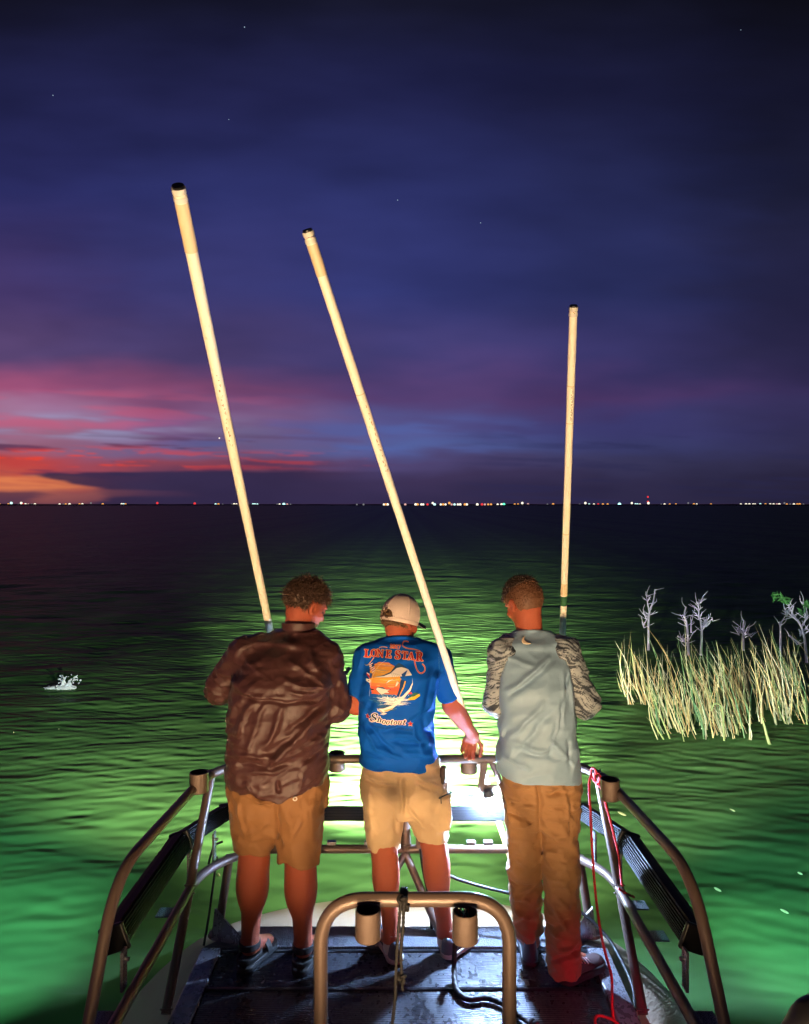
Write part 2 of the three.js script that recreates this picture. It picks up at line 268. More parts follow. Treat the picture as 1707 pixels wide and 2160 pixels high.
// ------------------------------------------------------------------ the boat
const boat = thing('fishing_boat', 'flat decked aluminium gigging boat with bow rail and black light bars', 'boat');
{
  const ribs = gray(256, (x, y) => { const s = Math.sin(y * 2 * Math.PI * 20); return 0.5 + 0.42 * clamp(s * 2.2, -1, 1) + 0.08 * tile(x, y, 30, 2); });
  const worn = gray(512, (x, y) => 0.55 + 0.28 * tile(x, y, 8, 2) + 0.3 * tile(x, y, 40, 7));
  const scuff = (() => { const n = 512, d = new Uint8Array(n * n * 4); for (let j = 0; j < n; j++) for (let i = 0; i < n; i++) { const a = tile(i / n, j / n, 7, 3), b = tile(i / n, j / n, 60, 6), k = (j * n + i) * 4, v = clamp(196 + 34 * a + 34 * b - (b > 0.55 ? 70 : 0), 20, 255); d[k] = v; d[k + 1] = v; d[k + 2] = v; d[k + 3] = 255; } const t = new THREE.DataTexture(d, n, n); t.wrapS = t.wrapT = THREE.RepeatWrapping; t.magFilter = THREE.LinearFilter; t.minFilter = THREE.LinearMipmapLinearFilter; t.colorSpace = THREE.SRGBColorSpace; t.needsUpdate = true; return t; })();
  const deckMats = [0, 1, 2].map((i) => { const w = rep(worn, 1.3, 1.3), c = rep(scuff, 1.1, 1.1), b = rep(ribs, 4, 4); w.offset.set(i * 0.37, i * 0.21); c.offset.set(i * 0.31, i * 0.43); return std(0.13, 0.14, 0.17, 0.6, { metalness: 0.55, roughnessMap: w, map: c, bumpMap: b, bumpScale: 0.0022 }); });
  M.deck = deckMats[0];
  // hull below the deck, raked bow
  const plan = (z) => z < -3.7 ? lerp(1.0, 0.8, (-3.7 - z) / 0.175) : 1.0;
  const sh = new THREE.Shape(); sh.moveTo(-0.99, 2.0); sh.lineTo(0.99, 2.0); sh.lineTo(0.99, -3.69); sh.lineTo(0.79, -3.865); sh.lineTo(-0.79, -3.865); sh.lineTo(-0.99, -3.69); sh.closePath();
  const hull = new THREE.ExtrudeGeometry(sh, { depth: 0.55, bevelEnabled: false }); hull.rotateX(Math.PI / 2); hull.translate(0, -0.036, 0);
  { const p = hull.attributes.position; for (let i = 0; i < p.count; i++) if (p.getY(i) < -0.3) { p.setX(i, p.getX(i) * 0.9); if (p.getZ(i) < -3) p.setZ(i, p.getZ(i) + 0.5); } hull.computeVertexNormals(); }
  part('hull', hull, M.hull, boat);
  { // rounded sponson of the hull that spreads out below the deck down to the waterline
    const line = []; for (let z = 2; z > -3.5; z -= 0.25) line.push([1, z, 0]); for (let i = 0; i <= 40; i++) line.push([Math.cos(i / 40 * Math.PI), -3.5, Math.sin(i / 40 * Math.PI)]); for (let z = -3.25; z <= 2; z += 0.25) line.push([-1, z, 0]);
    const pos = [], idx = [], rows = 9;
    for (const [c, z, sn] of line) for (let k = 0; k < rows; k++) {
      const t = Math.min(k / (rows - 2), 1), sq = Math.sign(c) * Math.pow(Math.abs(c), lerp(0.45, 1, t)), wx = lerp(0.975, 1.5, t), wz = lerp(0.36, 1.5, t);
      pos.push(sq * wx, k === rows - 1 ? -0.8 : -0.05 - 0.37 * Math.pow(t, 1.7), z - Math.pow(sn, lerp(0.45, 1, t)) * wz);
    }
    for (let i = 0; i < line.length - 1; i++) for (let k = 0; k < rows - 1; k++) { const a = i * rows + k; idx.push(a, a + 1, a + rows, a + 1, a + rows + 1, a + rows); }
    const g = new THREE.BufferGeometry(); g.setAttribute('position', new THREE.Float32BufferAttribute(pos, 3)); g.setIndex(idx); g.computeVertexNormals(); clothUv(g);
    part('hull_skirt', g, std(0.42, 0.32, 0.23, 0.6, { bumpMap: rep(speck, 0.4, 0.4), bumpScale: 0.002 }), boat);
  }
  const deck = new THREE.Group(); deck.name = 'deck'; boat.add(deck);
  // planks run across; each one a shallow extruded panel with rolled edges
  let z = -3.698, k = 0;
  while (z < 1.9) {
    const w = 0.29, hw = 0.90, g = new RoundedBoxGeometry(hw * 2, 0.032, w - 0.006, 2, 0.005);
    const p = g.attributes.position, uvs = g.attributes.uv;
    for (let i = 0; i < p.count; i++) uvs.setXY(i, p.getX(i), p.getZ(i) + k * 0.29);
    g.translate(0, -0.016, z + w / 2);
    part('plank', g, deckMats[k % 3], deck);
    const lip = new RoundedBoxGeometry(hw * 2 - 0.01, 0.012, 0.018, 2, 0.004); lip.translate(0, 0.003, z + 0.016); part('plank_lip', lip, deckMats[(k + 1) % 3], deck);
    z += w; k++;
  }
  // non-slip front edge and side rims
  const front = new THREE.Shape(); front.moveTo(-0.8, -3.872); front.lineTo(0.8, -3.872); front.lineTo(0.985, -3.70); front.lineTo(-0.985, -3.70); front.closePath();
  const fg = new THREE.ExtrudeGeometry(front, { depth: 0.04, bevelEnabled: true, bevelSize: 0.006, bevelThickness: 0.006, bevelSegments: 2 }); fg.rotateX(Math.PI / 2); fg.translate(0, 0.010, 0);
  part('front_grip_strip', fg, M.grip, deck);
  for (const s of [-1, 1]) { const g = new RoundedBoxGeometry(0.098, 0.052, 5.6, 2, 0.008); const p = g.attributes.position, u = g.attributes.uv; for (let i = 0; i < p.count; i++) u.setXY(i, p.getX(i), p.getZ(i)); g.translate(s * 0.951, -0.012, -0.895); part('side_rim', g, M.plate, deck); }
  for (const s of [-1, 1]) { const c = new THREE.Shape(); c.moveTo(0, 0); c.lineTo(0.2, 0); c.lineTo(0.02, 0.16); c.closePath(); const g = new THREE.ExtrudeGeometry(c, { depth: 0.012, bevelEnabled: false }); g.rotateY(s < 0 ? -0.25 : Math.PI + 0.25); g.translate(s * 0.965, 0.016, -3.76); part('corner_plate', g, M.plate, deck); }

  // bow rail
  const rail = new THREE.Group(); rail.name = 'bow_rail'; boat.add(rail);
  const R = 0.0215;
  const top = [V(-1.085, 0.03, -2.32), V(-1.045, 0.86, -2.72), V(-0.985, 0.855, -3.72), V(-0.80, 0.855, -3.95), V(0.80, 0.855, -3.95), V(0.985, 0.855, -3.72), V(1.045, 0.86, -2.72), V(1.11, 0.03, -2.32)];
  part('top_rail', tubeGeo(fillet(top, 0.19, 9), R, 18), M.rail, rail);
  const low = [V(-1.01, 0.39, -1.6), V(-1.01, 0.39, -3.68), V(-0.80, 0.39, -3.93), V(0.80, 0.39, -3.93), V(1.01, 0.39, -3.68), V(1.01, 0.39, -1.6)];
  part('lower_rail', tubeGeo(fillet(low, 0.2, 9), R, 18), M.rail, rail);
  for (const s of [-1, 1]) {
    part('post', tubeGeo([V(s * 0.975, 0.85, -3.80), V(s * 1.012, 0.39, -3.53), V(s * 1.02, 0.02, -3.20)], R, 16), M.rail, rail);
    part('corner_strut', tubeGeo([V(s * 0.90, 0.39, -3.86), V(s * 0.948, 0.01, -3.80)], R, 14), M.rail, rail);
    part('strut_foot', new THREE.CylinderGeometry(0.045, 0.05, 0.012, 20).translate(s * 0.948, 0.022, -3.80), M.rail, rail);
    part('aft_post', tubeGeo([V(s * 1.01, 0.39, -1.62), V(s * 1.01, 0.0, -1.62)], R, 14), M.rail, rail);
  }
  part('centre_post', tubeGeo([V(0.005, 0.85, -3.95), V(0.005, 0.39, -3.93)], 0.027, 16), M.rail, rail);
  for (const [x] of [[-0.245], [0.19]]) part('brace', tubeGeo([V(0.005, 0.37, -3.925), V(x, 0.0, -3.79)], 0.02, 14), M.rail, rail);
  for (const s of [-1, 1]) for (const [x, y, z, r] of [[s * 0.975, 0.838, -3.79, 0.026], [s * 1.012, 0.40, -3.535, 0.027], [s * 1.012, 0.372, -3.52, 0.027], [s * 1.02, 0.035, -3.21, 0.027], [s * 0.905, 0.37, -3.855, 0.026]]) part('weld_bead', new THREE.TorusGeometry(r - 0.003, 0.0045, 6, 18).rotateX(Math.PI / 2 - 0.5).translate(x, y, z), M.rail, rail);
  for (const [x, y, z] of [[0.005, 0.83, -3.95], [0.005, 0.415, -3.93]]) part('weld_bead', new THREE.TorusGeometry(0.027, 0.005, 6, 20).rotateX(Math.PI / 2).translate(x, y, z), M.rail, rail);
  const cup = (x, y, z, r = 0.044, h = 0.095) => {
    const pr = [[0, 0], [r - 0.004, 0], [r, 0.004], [r, h - 0.003], [r - 0.002, h], [r - 0.005, h], [r - 0.006, h - 0.004], [r - 0.006, 0.006], [0, 0.006]].map((q) => new THREE.Vector2(q[0], q[1]));
    return new THREE.LatheGeometry(pr, 30).translate(x, y, z);
  };
  for (const [u, v, d] of [[711, 1587, 4.02], [989, 1592, 4.02], [420, 1628, 3.56], [1287, 1643, 3.5]]) { const p = P(u, v, d); part('cup_holder', cup(p.x, p.y - 0.095, p.z), M.rail, rail); }
  // bracket that carries the work lamp under the front rail
  {
    const br = new THREE.Group(); br.name = 'lamp_bracket'; boat.add(br);
    const bar = (a, b, w, t) => { const g = new RoundedBoxGeometry(w, t, a.distanceTo(b), 2, 0.004); return orient(g, a.clone().lerp(b, 0.5), b.clone().sub(a), V(0, 0, 1)); };
    part('arm', bar(P(1022, 1608, 3.95), P(1010, 1694, 3.98), 0.036, 0.012), M.rail, br);
    part('arm', tubeGeo([P(1036, 1606, 3.96), P(1078, 1700, 4.0)], 0.015, 10), M.rail, br);
    part('cross_bar', bar(P(1018, 1662, 3.985), P(1072, 1664, 3.985), 0.04, 0.012), M.rail, br);
    part('lamp_cable', tubeGeo(spline([P(930, 1664, 3.9), P(955, 1673, 3.93), P(1005, 1681, 4.02), P(1045, 1684, 4.03), P(1090, 1696, 4.03)], 24), 0.0075, 8), M.rubber, br);
    const lampAt = P(1035, 1697, 3.955);
    const lamp = new THREE.Group(); lamp.name = 'work_lamp'; boat.add(lamp);
    part('lamp_cap', new THREE.CylinderGeometry(0.02, 0.03, 0.03, 18).rotateZ(0.25).translate(lampAt.x - 0.012, lampAt.y + 0.062, lampAt.z), M.black, lamp);
    const bulb = new THREE.SphereGeometry(0.028, 20, 16); bulb.scale(1, 1.75, 1); bulb.rotateZ(0.25); bulb.translate(lampAt.x, lampAt.y, lampAt.z);
    part('lamp_bulb', bulb, new THREE.MeshStandardMaterial({ color: 0xffffff, emissive: new THREE.Color().setRGB(0.86, 0.93, 1), emissiveIntensity: 6 }), lamp);
    const light = new THREE.PointLight(new THREE.Color().setRGB(0.42, 0.62, 1), LIGHT.work); light.name = 'work_lamp'; light.position.copy(lampAt); light.castShadow = true; light.shadow.radius = 1.4; scene.add(light);
  }

  // light bars: finned black housings, lens on the outer face
  const finProfile = (h, t) => { const s = new THREE.Shape(), n = 9; s.moveTo(-t / 2, -h * 0.42); s.lineTo(-t / 2, h * 0.42); s.lineTo(-t * 0.1, h * 0.5); for (let i = 0; i <= n; i++) { const y = h * 0.46 - i / n * h * 0.92, bulge = t * 0.5 * Math.sqrt(Math.max(0, 1 - Math.pow(y / (h * 0.56), 2))); s.lineTo(bulge, y + 0.0022); s.lineTo(bulge, y - 0.0022); if (i < n) { const y2 = y - h * 0.92 / n / 2; s.lineTo(bulge - 0.009, y - 0.0026); s.lineTo(bulge - 0.009, y2 * 2 - y + 0.0026); } } s.lineTo(-t * 0.1, -h * 0.5); s.closePath(); return s; };
  function lightBar(a, b, outward, h, t, color, glow, area, label) {
    const bar = new THREE.Group(); bar.name = 'light_bar'; if (label) bar.userData.label = label; boat.add(bar);
    const len = a.distanceTo(b), mid = a.clone().lerp(b, 0.5), along = b.clone().sub(a).normalize();
    const zAx = along, xAx = outward.clone().addScaledVector(along, -outward.dot(along)).normalize().negate(), yAx = V().crossVectors(zAx, xAx), m = new THREE.Matrix4().makeBasis(xAx, yAx, zAx).setPosition(mid);
    const g = new THREE.ExtrudeGeometry(finProfile(h, t), { depth: len, bevelEnabled: false }); g.translate(0, 0, -len / 2); g.applyMatrix4(m);
    part('housing', g, M.housing, bar);
    for (const e of [-1, 1]) { const c = new RoundedBoxGeometry(t * 1.1, h * 1.06, 0.022, 3, 0.009); c.translate(0, 0, e * (len / 2 + 0.006)); c.applyMatrix4(m); part('end_cap', c, M.black, bar); }
    const lens = new RoundedBoxGeometry(0.008, h * 0.7, len - 0.03, 2, 0.003); lens.translate(-t / 2 - 0.002, 0, 0); lens.applyMatrix4(m);
    part('lens_light', lens, new THREE.MeshStandardMaterial({ color: 0x888888, emissive: color, emissiveIntensity: glow }), bar);
    const l = new THREE.RectAreaLight(color, area, len - 0.04, h * 0.6); l.name = 'light_bar_lens'; l.position.copy(mid).addScaledVector(xAx, -(t / 2 + 0.015)); l.lookAt(l.position.clone().sub(xAx)); scene.add(l);
    return { bar, mid, m, out: xAx.clone().negate() };
  }
  const spot = (at, to, color, power, angle, pen, radius = 1.5) => { const s = new THREE.SpotLight(color, power, 0, angle, pen, 2); s.name = 'light_bar_beam'; s.position.copy(at); s.target.position.copy(to); s.castShadow = true; s.shadow.radius = radius; scene.add(s, s.target); };
  const fy = 0.535;
  const fr = lightBar(V(-0.46, fy, -4.03), V(0.62, fy, -4.03), V(0, -0.3, -1), 0.075, 0.06, YELLOWISH, 2.5, LIGHT.frontBar, 'long black finned light bar across the bow');
  for (const x of [-0.3, 0.08, 0.46]) spot(V(x, fy - 0.02, -4.085), V(0.16 + x * 2.2, WATER_Y, -11.2), YELLOWISH, LIGHT.frontSpot, 0.35, 1);
  for (const x of [-0.35, 0.08, 0.5]) spot(V(x, fy - 0.02, -4.085), V(x * 2.2, WATER_Y, -6.1), YELLOWISH, LIGHT.nearSpot, 0.6, 1);
  for (const s of [-1, 1]) spot(V(0.08 + s * 0.4, fy - 0.02, -4.085), V(s * 5.2, WATER_Y, -11.5), YELLOWISH, LIGHT.wideSpot * (s < 0 ? 1 : 0.45), 0.44, 1);
  for (const s of [-1, 1]) {
    lightBar(V(s * 0.95, 0.56, -3.99), V(s * 1.10, 0.55, -3.66), V(s * 0.92, -0.25, -0.5), 0.08, 0.075, GREEN, 2, LIGHT.sideBar * 0.9);
    lightBar(V(s * 1.085, 0.555, -3.64), V(s * 1.105, 0.545, -2.86), V(s, -0.35, 0), 0.10, 0.092, GREEN, 2, LIGHT.sideBar);
    spot(V(s * 1.16, 0.53, -3.3), V(s * 8, WATER_Y, -9), GREEN, LIGHT.sideSpot, 0.70, 1);
    spot(V(s * 1.07, 0.53, -3.86), V(s * 3.85, 0.30, -9.2), WHITE, LIGHT.cornerSpot * (s > 0 ? 1 : 0.25), 0.32, 0.8);
    // plates that bolt the bars to the lower rail
    for (const [x, z, h2] of [[0.985, -3.80, 0.15], [1.055, -3.60, 0.14], [1.07, -2.80, 0.15]]) {
      const pl = new THREE.Group(); pl.name = 'bar_mount'; boat.add(pl);
      part('mount_plate', boxAt(0.012, h2, 0.045, s * (x - 0.02), 0.46, z, 0.003), M.plate, pl);
      part('bolt', new THREE.CylinderGeometry(0.008, 0.008, 0.02, 6).rotateZ(Math.PI / 2).translate(s * (x - 0.03), 0.50, z), M.steel, pl);
    }
    for (const [zz, xx] of s < 0 ? [[-3.30, 1.065], [-2.62, 1.07]] : [[-3.36, 1.065], [-3.12, 1.07], [-2.62, 1.07]]) part('flat_tab', boxAt(0.085, 0.007, 0.075, s * (xx - 0.02), 0.40, zz, 0.003), M.plate, boat);
  }
  for (const [u, d] of [[700, 3.94], [994, 3.94], [1030, 3.94], [778, 3.94]]) { const p = P(u, 1793, d); part('flat_tab', boxAt(0.048, 0.02, 0.03, p.x, 0.418, p.z, 0.003), M.plate, boat); }
  part('junction_box', boxAt(0.045, 0.09, 0.05, 0.082, 0.46, -3.9, 0.006), M.rail, boat);

  // hoop frame near the camera
  const hoop = new THREE.Group(); hoop.name = 'hoop_frame'; boat.add(hoop);
  const hz = -2.7;
  part('hoop_tube', tubeGeo(fillet([V(-0.302, -0.02, hz), V(-0.302, 0.775, hz), V(0.378, 0.775, hz), V(0.378, -0.02, hz)], 0.17, 12), 0.0255, 20), M.rail, hoop);
  part('cup_holder', cup(-0.128, 0.672, hz + 0.068, 0.045, 0.105), M.rail, hoop);
  part('cup_holder', cup(0.213, 0.664, hz + 0.068, 0.045, 0.105), M.rail, hoop);

  // helm box behind the camera with the warm flood lamp that lights the men from low behind, and a small red marker lamp
  const helm = new THREE.Group(); helm.name = 'helm_box'; boat.add(helm);
  part('box', boxAt(0.9, 0.2, 0.6, 0, 0.10, 0.95, 0.02), M.hull, helm);
  const flood = new THREE.Group(); flood.name = 'flood_lamp'; boat.add(flood);
  const fa = V(-0.12, 0.50, 0.6);
  part('lamp_body', boxAt(0.88, 0.54, 0.08, fa.x, 0.39, fa.z, 0.02), M.black, flood);
  part('lamp_stand', tubeGeo([V(fa.x, 0.19, fa.z + 0.14), V(fa.x, 0.40, fa.z + 0.03)], 0.02, 10), M.black, flood);
  for (let i = 0; i < 4; i++) part('lamp_lens', new THREE.CylinderGeometry(0.125, 0.125, 0.012, 28).rotateX(Math.PI / 2).translate(fa.x + (i % 2 ? 0.3 : -0.3), i < 2 ? 0.26 : 0.52, fa.z - 0.044), new THREE.MeshStandardMaterial({ color: 0x888888, emissive: WARM, emissiveIntensity: 4 }), flood);
  for (let i = 0; i < 4; i++) { const y = i < 2 ? 0.26 : 0.52, pitch = 0.60 + Math.atan((0.10 - y) / 4.2), d = V(i % 2 ? -0.05 : 0.09, Math.sin(pitch), -Math.cos(pitch)), s = new THREE.SpotLight(WARM, LIGHT.flood / 4, 0, 0.60, 0.34, 2); s.name = 'flood_lamp'; s.position.set(fa.x + (i % 2 ? 0.3 : -0.3), y, fa.z - 0.06); s.target.position.copy(s.position).addScaledVector(d, 4); s.castShadow = true; s.shadow.radius = 9; scene.add(s, s.target); }
  const red = new THREE.Group(); red.name = 'marker_lamp'; boat.add(red);
  const ra = V(0.97, 0.24, -2.6);
  part('lamp_base', new THREE.CylinderGeometry(0.03, 0.035, 0.16, 16).translate(ra.x, 0.10, ra.z), M.black, red);
  part('lamp_bulb', new THREE.SphereGeometry(0.025, 16, 12).translate(ra.x, ra.y, ra.z), new THREE.MeshStandardMaterial({ color: 0x400000, emissive: new THREE.Color().setRGB(1, 0.03, 0.08), emissiveIntensity: 3 }), red);
  { const l = new THREE.SpotLight(new THREE.Color().setRGB(1, 0.03, 0.12), LIGHT.red, 0, 0.8, 0.8, 2); l.name = 'marker_lamp'; l.position.copy(ra).add(V(-0.01, 0, -0.03)); l.target.position.set(0.80, 0, -3.02); l.castShadow = true; scene.add(l, l.target); }
}
// ------------------------------------------------------------------ smooth surfaces from distance fields (surface nets)
function nets(f, lo, hi, h) {
  const nx = Math.ceil((hi.x - lo.x) / h) + 1, ny = Math.ceil((hi.y - lo.y) / h) + 1, nz = Math.ceil((hi.z - lo.z) / h) + 1, B = 4;
  const val = new Float32Array(nx * ny * nz).fill(1), at = (i, j, k) => (k * ny + j) * nx + i, reach = B * h * 0.5 * 1.7321 * 1.5 + h * 2;
  for (let k = 0; k < nz; k += B) for (let j = 0; j < ny; j += B) for (let i = 0; i < nx; i += B) {
    const c = f(lo.x + (i + 1.5) * h, lo.y + (j + 1.5) * h, lo.z + (k + 1.5) * h), skip = Math.abs(c) > reach;
    for (let c2 = k; c2 < Math.min(k + B, nz); c2++) for (let b = j; b < Math.min(j + B, ny); b++) for (let a = i; a < Math.min(i + B, nx); a++) val[at(a, b, c2)] = skip ? c : f(lo.x + a * h, lo.y + b * h, lo.z + c2 * h);
  }
  const vid = new Int32Array(nx * ny * nz).fill(-1), pos = [], idx = [];
  const E = [[0, 1], [2, 3], [4, 5], [6, 7], [0, 2], [1, 3], [4, 6], [5, 7], [0, 4], [1, 5], [2, 6], [3, 7]];
  for (let k = 0; k < nz - 1; k++) for (let j = 0; j < ny - 1; j++) for (let i = 0; i < nx - 1; i++) {
    const c = []; let inside = 0;
    for (let q = 0; q < 8; q++) { const v = val[at(i + (q & 1), j + ((q >> 1) & 1), k + (q >> 2))]; c.push(v); if (v < 0) inside++; }
    if (!inside || inside === 8) continue;
    let sx = 0, sy = 0, sz = 0, n = 0;
    for (const [p, q] of E) if ((c[p] < 0) !== (c[q] < 0)) { const t = c[p] / (c[p] - c[q]); sx += (p & 1) + t * ((q & 1) - (p & 1)); sy += ((p >> 1) & 1) + t * (((q >> 1) & 1) - ((p >> 1) & 1)); sz += (p >> 2) + t * ((q >> 2) - (p >> 2)); n++; }
    vid[at(i, j, k)] = pos.length / 3; pos.push(lo.x + (i + sx / n) * h, lo.y + (j + sy / n) * h, lo.z + (k + sz / n) * h);
  }
  const quad = (a, b, c, d, flip) => { if (a < 0 || b < 0 || c < 0 || d < 0) return; flip ? idx.push(a, c, b, a, d, c) : idx.push(a, b, c, a, c, d); };
  for (let k = 1; k < nz - 1; k++) for (let j = 1; j < ny - 1; j++) for (let i = 1; i < nx - 1; i++) {
    const s = val[at(i, j, k)] < 0;
    if (s !== val[at(i + 1, j, k)] < 0) quad(vid[at(i, j - 1, k - 1)], vid[at(i, j, k - 1)], vid[at(i, j, k)], vid[at(i, j - 1, k)], !s);
    if (s !== val[at(i, j + 1, k)] < 0) quad(vid[at(i - 1, j, k - 1)], vid[at(i - 1, j, k)], vid[at(i, j, k)], vid[at(i, j, k - 1)], !s);
    if (s !== val[at(i, j, k + 1)] < 0) quad(vid[at(i - 1, j - 1, k)], vid[at(i, j - 1, k)], vid[at(i, j, k)], vid[at(i - 1, j, k)], !s);
  }
  const g = new THREE.BufferGeometry(); g.setAttribute('position', new THREE.Float32BufferAttribute(pos, 3)); g.setIndex(idx); g.computeVertexNormals();
  return g;
}
const smin = (a, b, k) => { const h = Math.max(k - Math.abs(a - b), 0) / k; return Math.min(a, b) - h * h * k * 0.25; };
const smax = (a, b, k) => -smin(-a, -b, k);
function cap(x, y, z, a, b, ra, rb) {
  const bx = b.x - a.x, by = b.y - a.y, bz = b.z - a.z, px = x - a.x, py = y - a.y, pz = z - a.z, t = clamp((px * bx + py * by + pz * bz) / (bx * bx + by * by + bz * bz + 1e-9), 0, 1);
  const dx = px - bx * t, dy = py - by * t, dz = pz - bz * t; return Math.sqrt(dx * dx + dy * dy + dz * dz) - (ra + (rb - ra) * t);
}
const ell = (x, y, z, cx, cy, cz, rx, ry, rz) => { const a = (x - cx) / rx, b = (y - cy) / ry, c = (z - cz) / rz, k0 = Math.sqrt(a * a + b * b + c * c), k1 = Math.sqrt(a * a / rx / rx + b * b / ry / ry + c * c / rz / rz); return k1 < 1e-9 ? -Math.min(rx, ry, rz) : k0 * (k0 - 1) / k1; };
function loft(sec, grow = 0) {           // body of oval sections [y, x, z, half width, half depth], from low to high
  return (x, y, z) => {
    const n = sec.length; let i = 0; while (i < n - 2 && y > sec[i + 1][0]) i++;
    const a = sec[i], b = sec[i + 1], t = clamp((y - a[0]) / (b[0] - a[0]), 0, 1), s = t * t * (3 - 2 * t) * 0.6 + t * 0.4;
    const rx = lerp(a[3], b[3], s) + grow, rz = lerp(a[4], b[4], s) + grow, qx = Math.abs(x - lerp(a[1], b[1], s)) / rx, qz = Math.abs(z - lerp(a[2], b[2], s)) / rz;
    const q = Math.pow(Math.pow(qx, 2.4) + Math.pow(qz, 2.4), 1 / 2.4), d = (q - 1) * Math.min(rx, rz);
    return smax(smax(d, y - sec[n - 1][0] - grow, 0.05), sec[0][0] - y, 0.004);
  };
}
// folds: ridges (or grooves, amp < 0) along lines measured on the photograph, on the side of the cloth that faces the camera
function creases(list, d, zc) {
  const cs = list.map(([u0, v0, u1, v1, w, amp]) => { const a = P(u0, v0, d), b = P(u1, v1, d); return [a.x, a.y, b.x - a.x, b.y - a.y, w, amp]; });
  return (x, y, z) => {
    const side = sstep(zc - 0.08, zc + 0.02, z); if (side <= 0) return 0; let s = 0;
    const wx = x + 0.012 * noise(x * 14, y * 14, 3), wy = y + 0.012 * noise(x * 14, y * 14, 9);
    for (const c of cs) { const px = wx - c[0], py = wy - c[1], t = (px * c[2] + py * c[3]) / (c[2] * c[2] + c[3] * c[3]); if (t < -0.1 || t > 1.1) continue; const tc = clamp(t, 0, 1), dx = px - c[2] * tc, dy = py - c[3] * tc, q = (dx * dx + dy * dy) / (c[4] * c[4]); if (q < 9) s += 1.4 * c[5] * Math.exp(-q) * sstep(-0.1, 0.2, t) * (1 - sstep(0.75, 1.1, t)); }
    return s * side;
  };
}
const bodyMat = (c) => c;
// head in its own axes: x right, y up, face towards -z
function headField(h, neckBase, neckR) {
  const q = new THREE.Matrix4().makeRotationFromEuler(new THREE.Euler(h.pitch, h.yaw, h.roll, 'YXZ')).setPosition(h.c), inv = q.clone().invert(), e = inv.elements, k = h.size ?? 1;
  const nb = neckBase, nt = V(0, -0.055, 0.022).multiplyScalar(k).applyMatrix4(q);
  const local = (x, y, z) => [(e[0] * x + e[4] * y + e[8] * z + e[12]) / k, (e[1] * x + e[5] * y + e[9] * z + e[13]) / k, (e[2] * x + e[6] * y + e[10] * z + e[14]) / k];
  const skull = (a, b, c, grow = 0) => smin(ell(a, b, c, 0, 0.028, 0.008, 0.076 + grow, 0.094 + grow, 0.098 + grow), ell(a, b, c, 0, 0.01, 0.035, 0.066 + grow, 0.075 + grow, 0.066 + grow), 0.03);
  const f = (x, y, z) => {
    const [a, b, c] = local(x, y, z), aa = Math.abs(a);
    let d = skull(a, b, c);
    d = smin(d, ell(a, b, c, 0, -0.052, -0.034, 0.056, 0.066, 0.062), 0.035);
    d = smin(d, ell(a, b, c, 0, -0.098, -0.066, 0.027, 0.022, 0.024), 0.025);       // chin
    d = smin(d, ell(aa, b, c, 0.042, -0.028, -0.066, 0.022, 0.022, 0.022), 0.02);   // cheeks
    d = smin(d, ell(a, b, c, 0, 0.022, -0.088, 0.05, 0.014, 0.016), 0.02);          // brow
    d = smax(d, -ell(aa, b, c, 0.031, 0.0, -0.101, 0.017, 0.011, 0.012), 0.012);    // eye sockets
    d = smin(d, ell(aa, b, c, 0.031, 0.0, -0.087, 0.012, 0.010, 0.011), 0.003);     // eyes
    d = smin(d, cap(a, b, c, V(0, 0.008, -0.094), V(0, -0.032, -0.116), 0.009, 0.013), 0.012); // nose
    d = smin(d, ell(aa, b, c, 0.011, -0.036, -0.102, 0.009, 0.008, 0.010), 0.006);
    d = smin(d, ell(a, b, c, 0, -0.060, -0.094, 0.025, 0.007, 0.011), 0.008); d = smin(d, ell(a, b, c, 0, -0.073, -0.092, 0.022, 0.008, 0.011), 0.006);
    d = smax(d, -ell(a, b, c, 0, -0.0665, -0.106, 0.024, 0.0022, 0.012), 0.003);    // mouth
    const ear = smax(ell(aa, b, c, 0.083, -0.008, 0.012, 0.012, 0.034, 0.022), -ell(aa, b, c, 0.094, -0.006, 0.008, 0.008, 0.020, 0.012), 0.006);
    d = smin(d, ear, 0.008) * k;
    return smin(d, cap(x, y, z, nt, nb, neckR * 0.98, neckR * 1.1), 0.03);
  };
  return { f, local, skull, q, k };
}
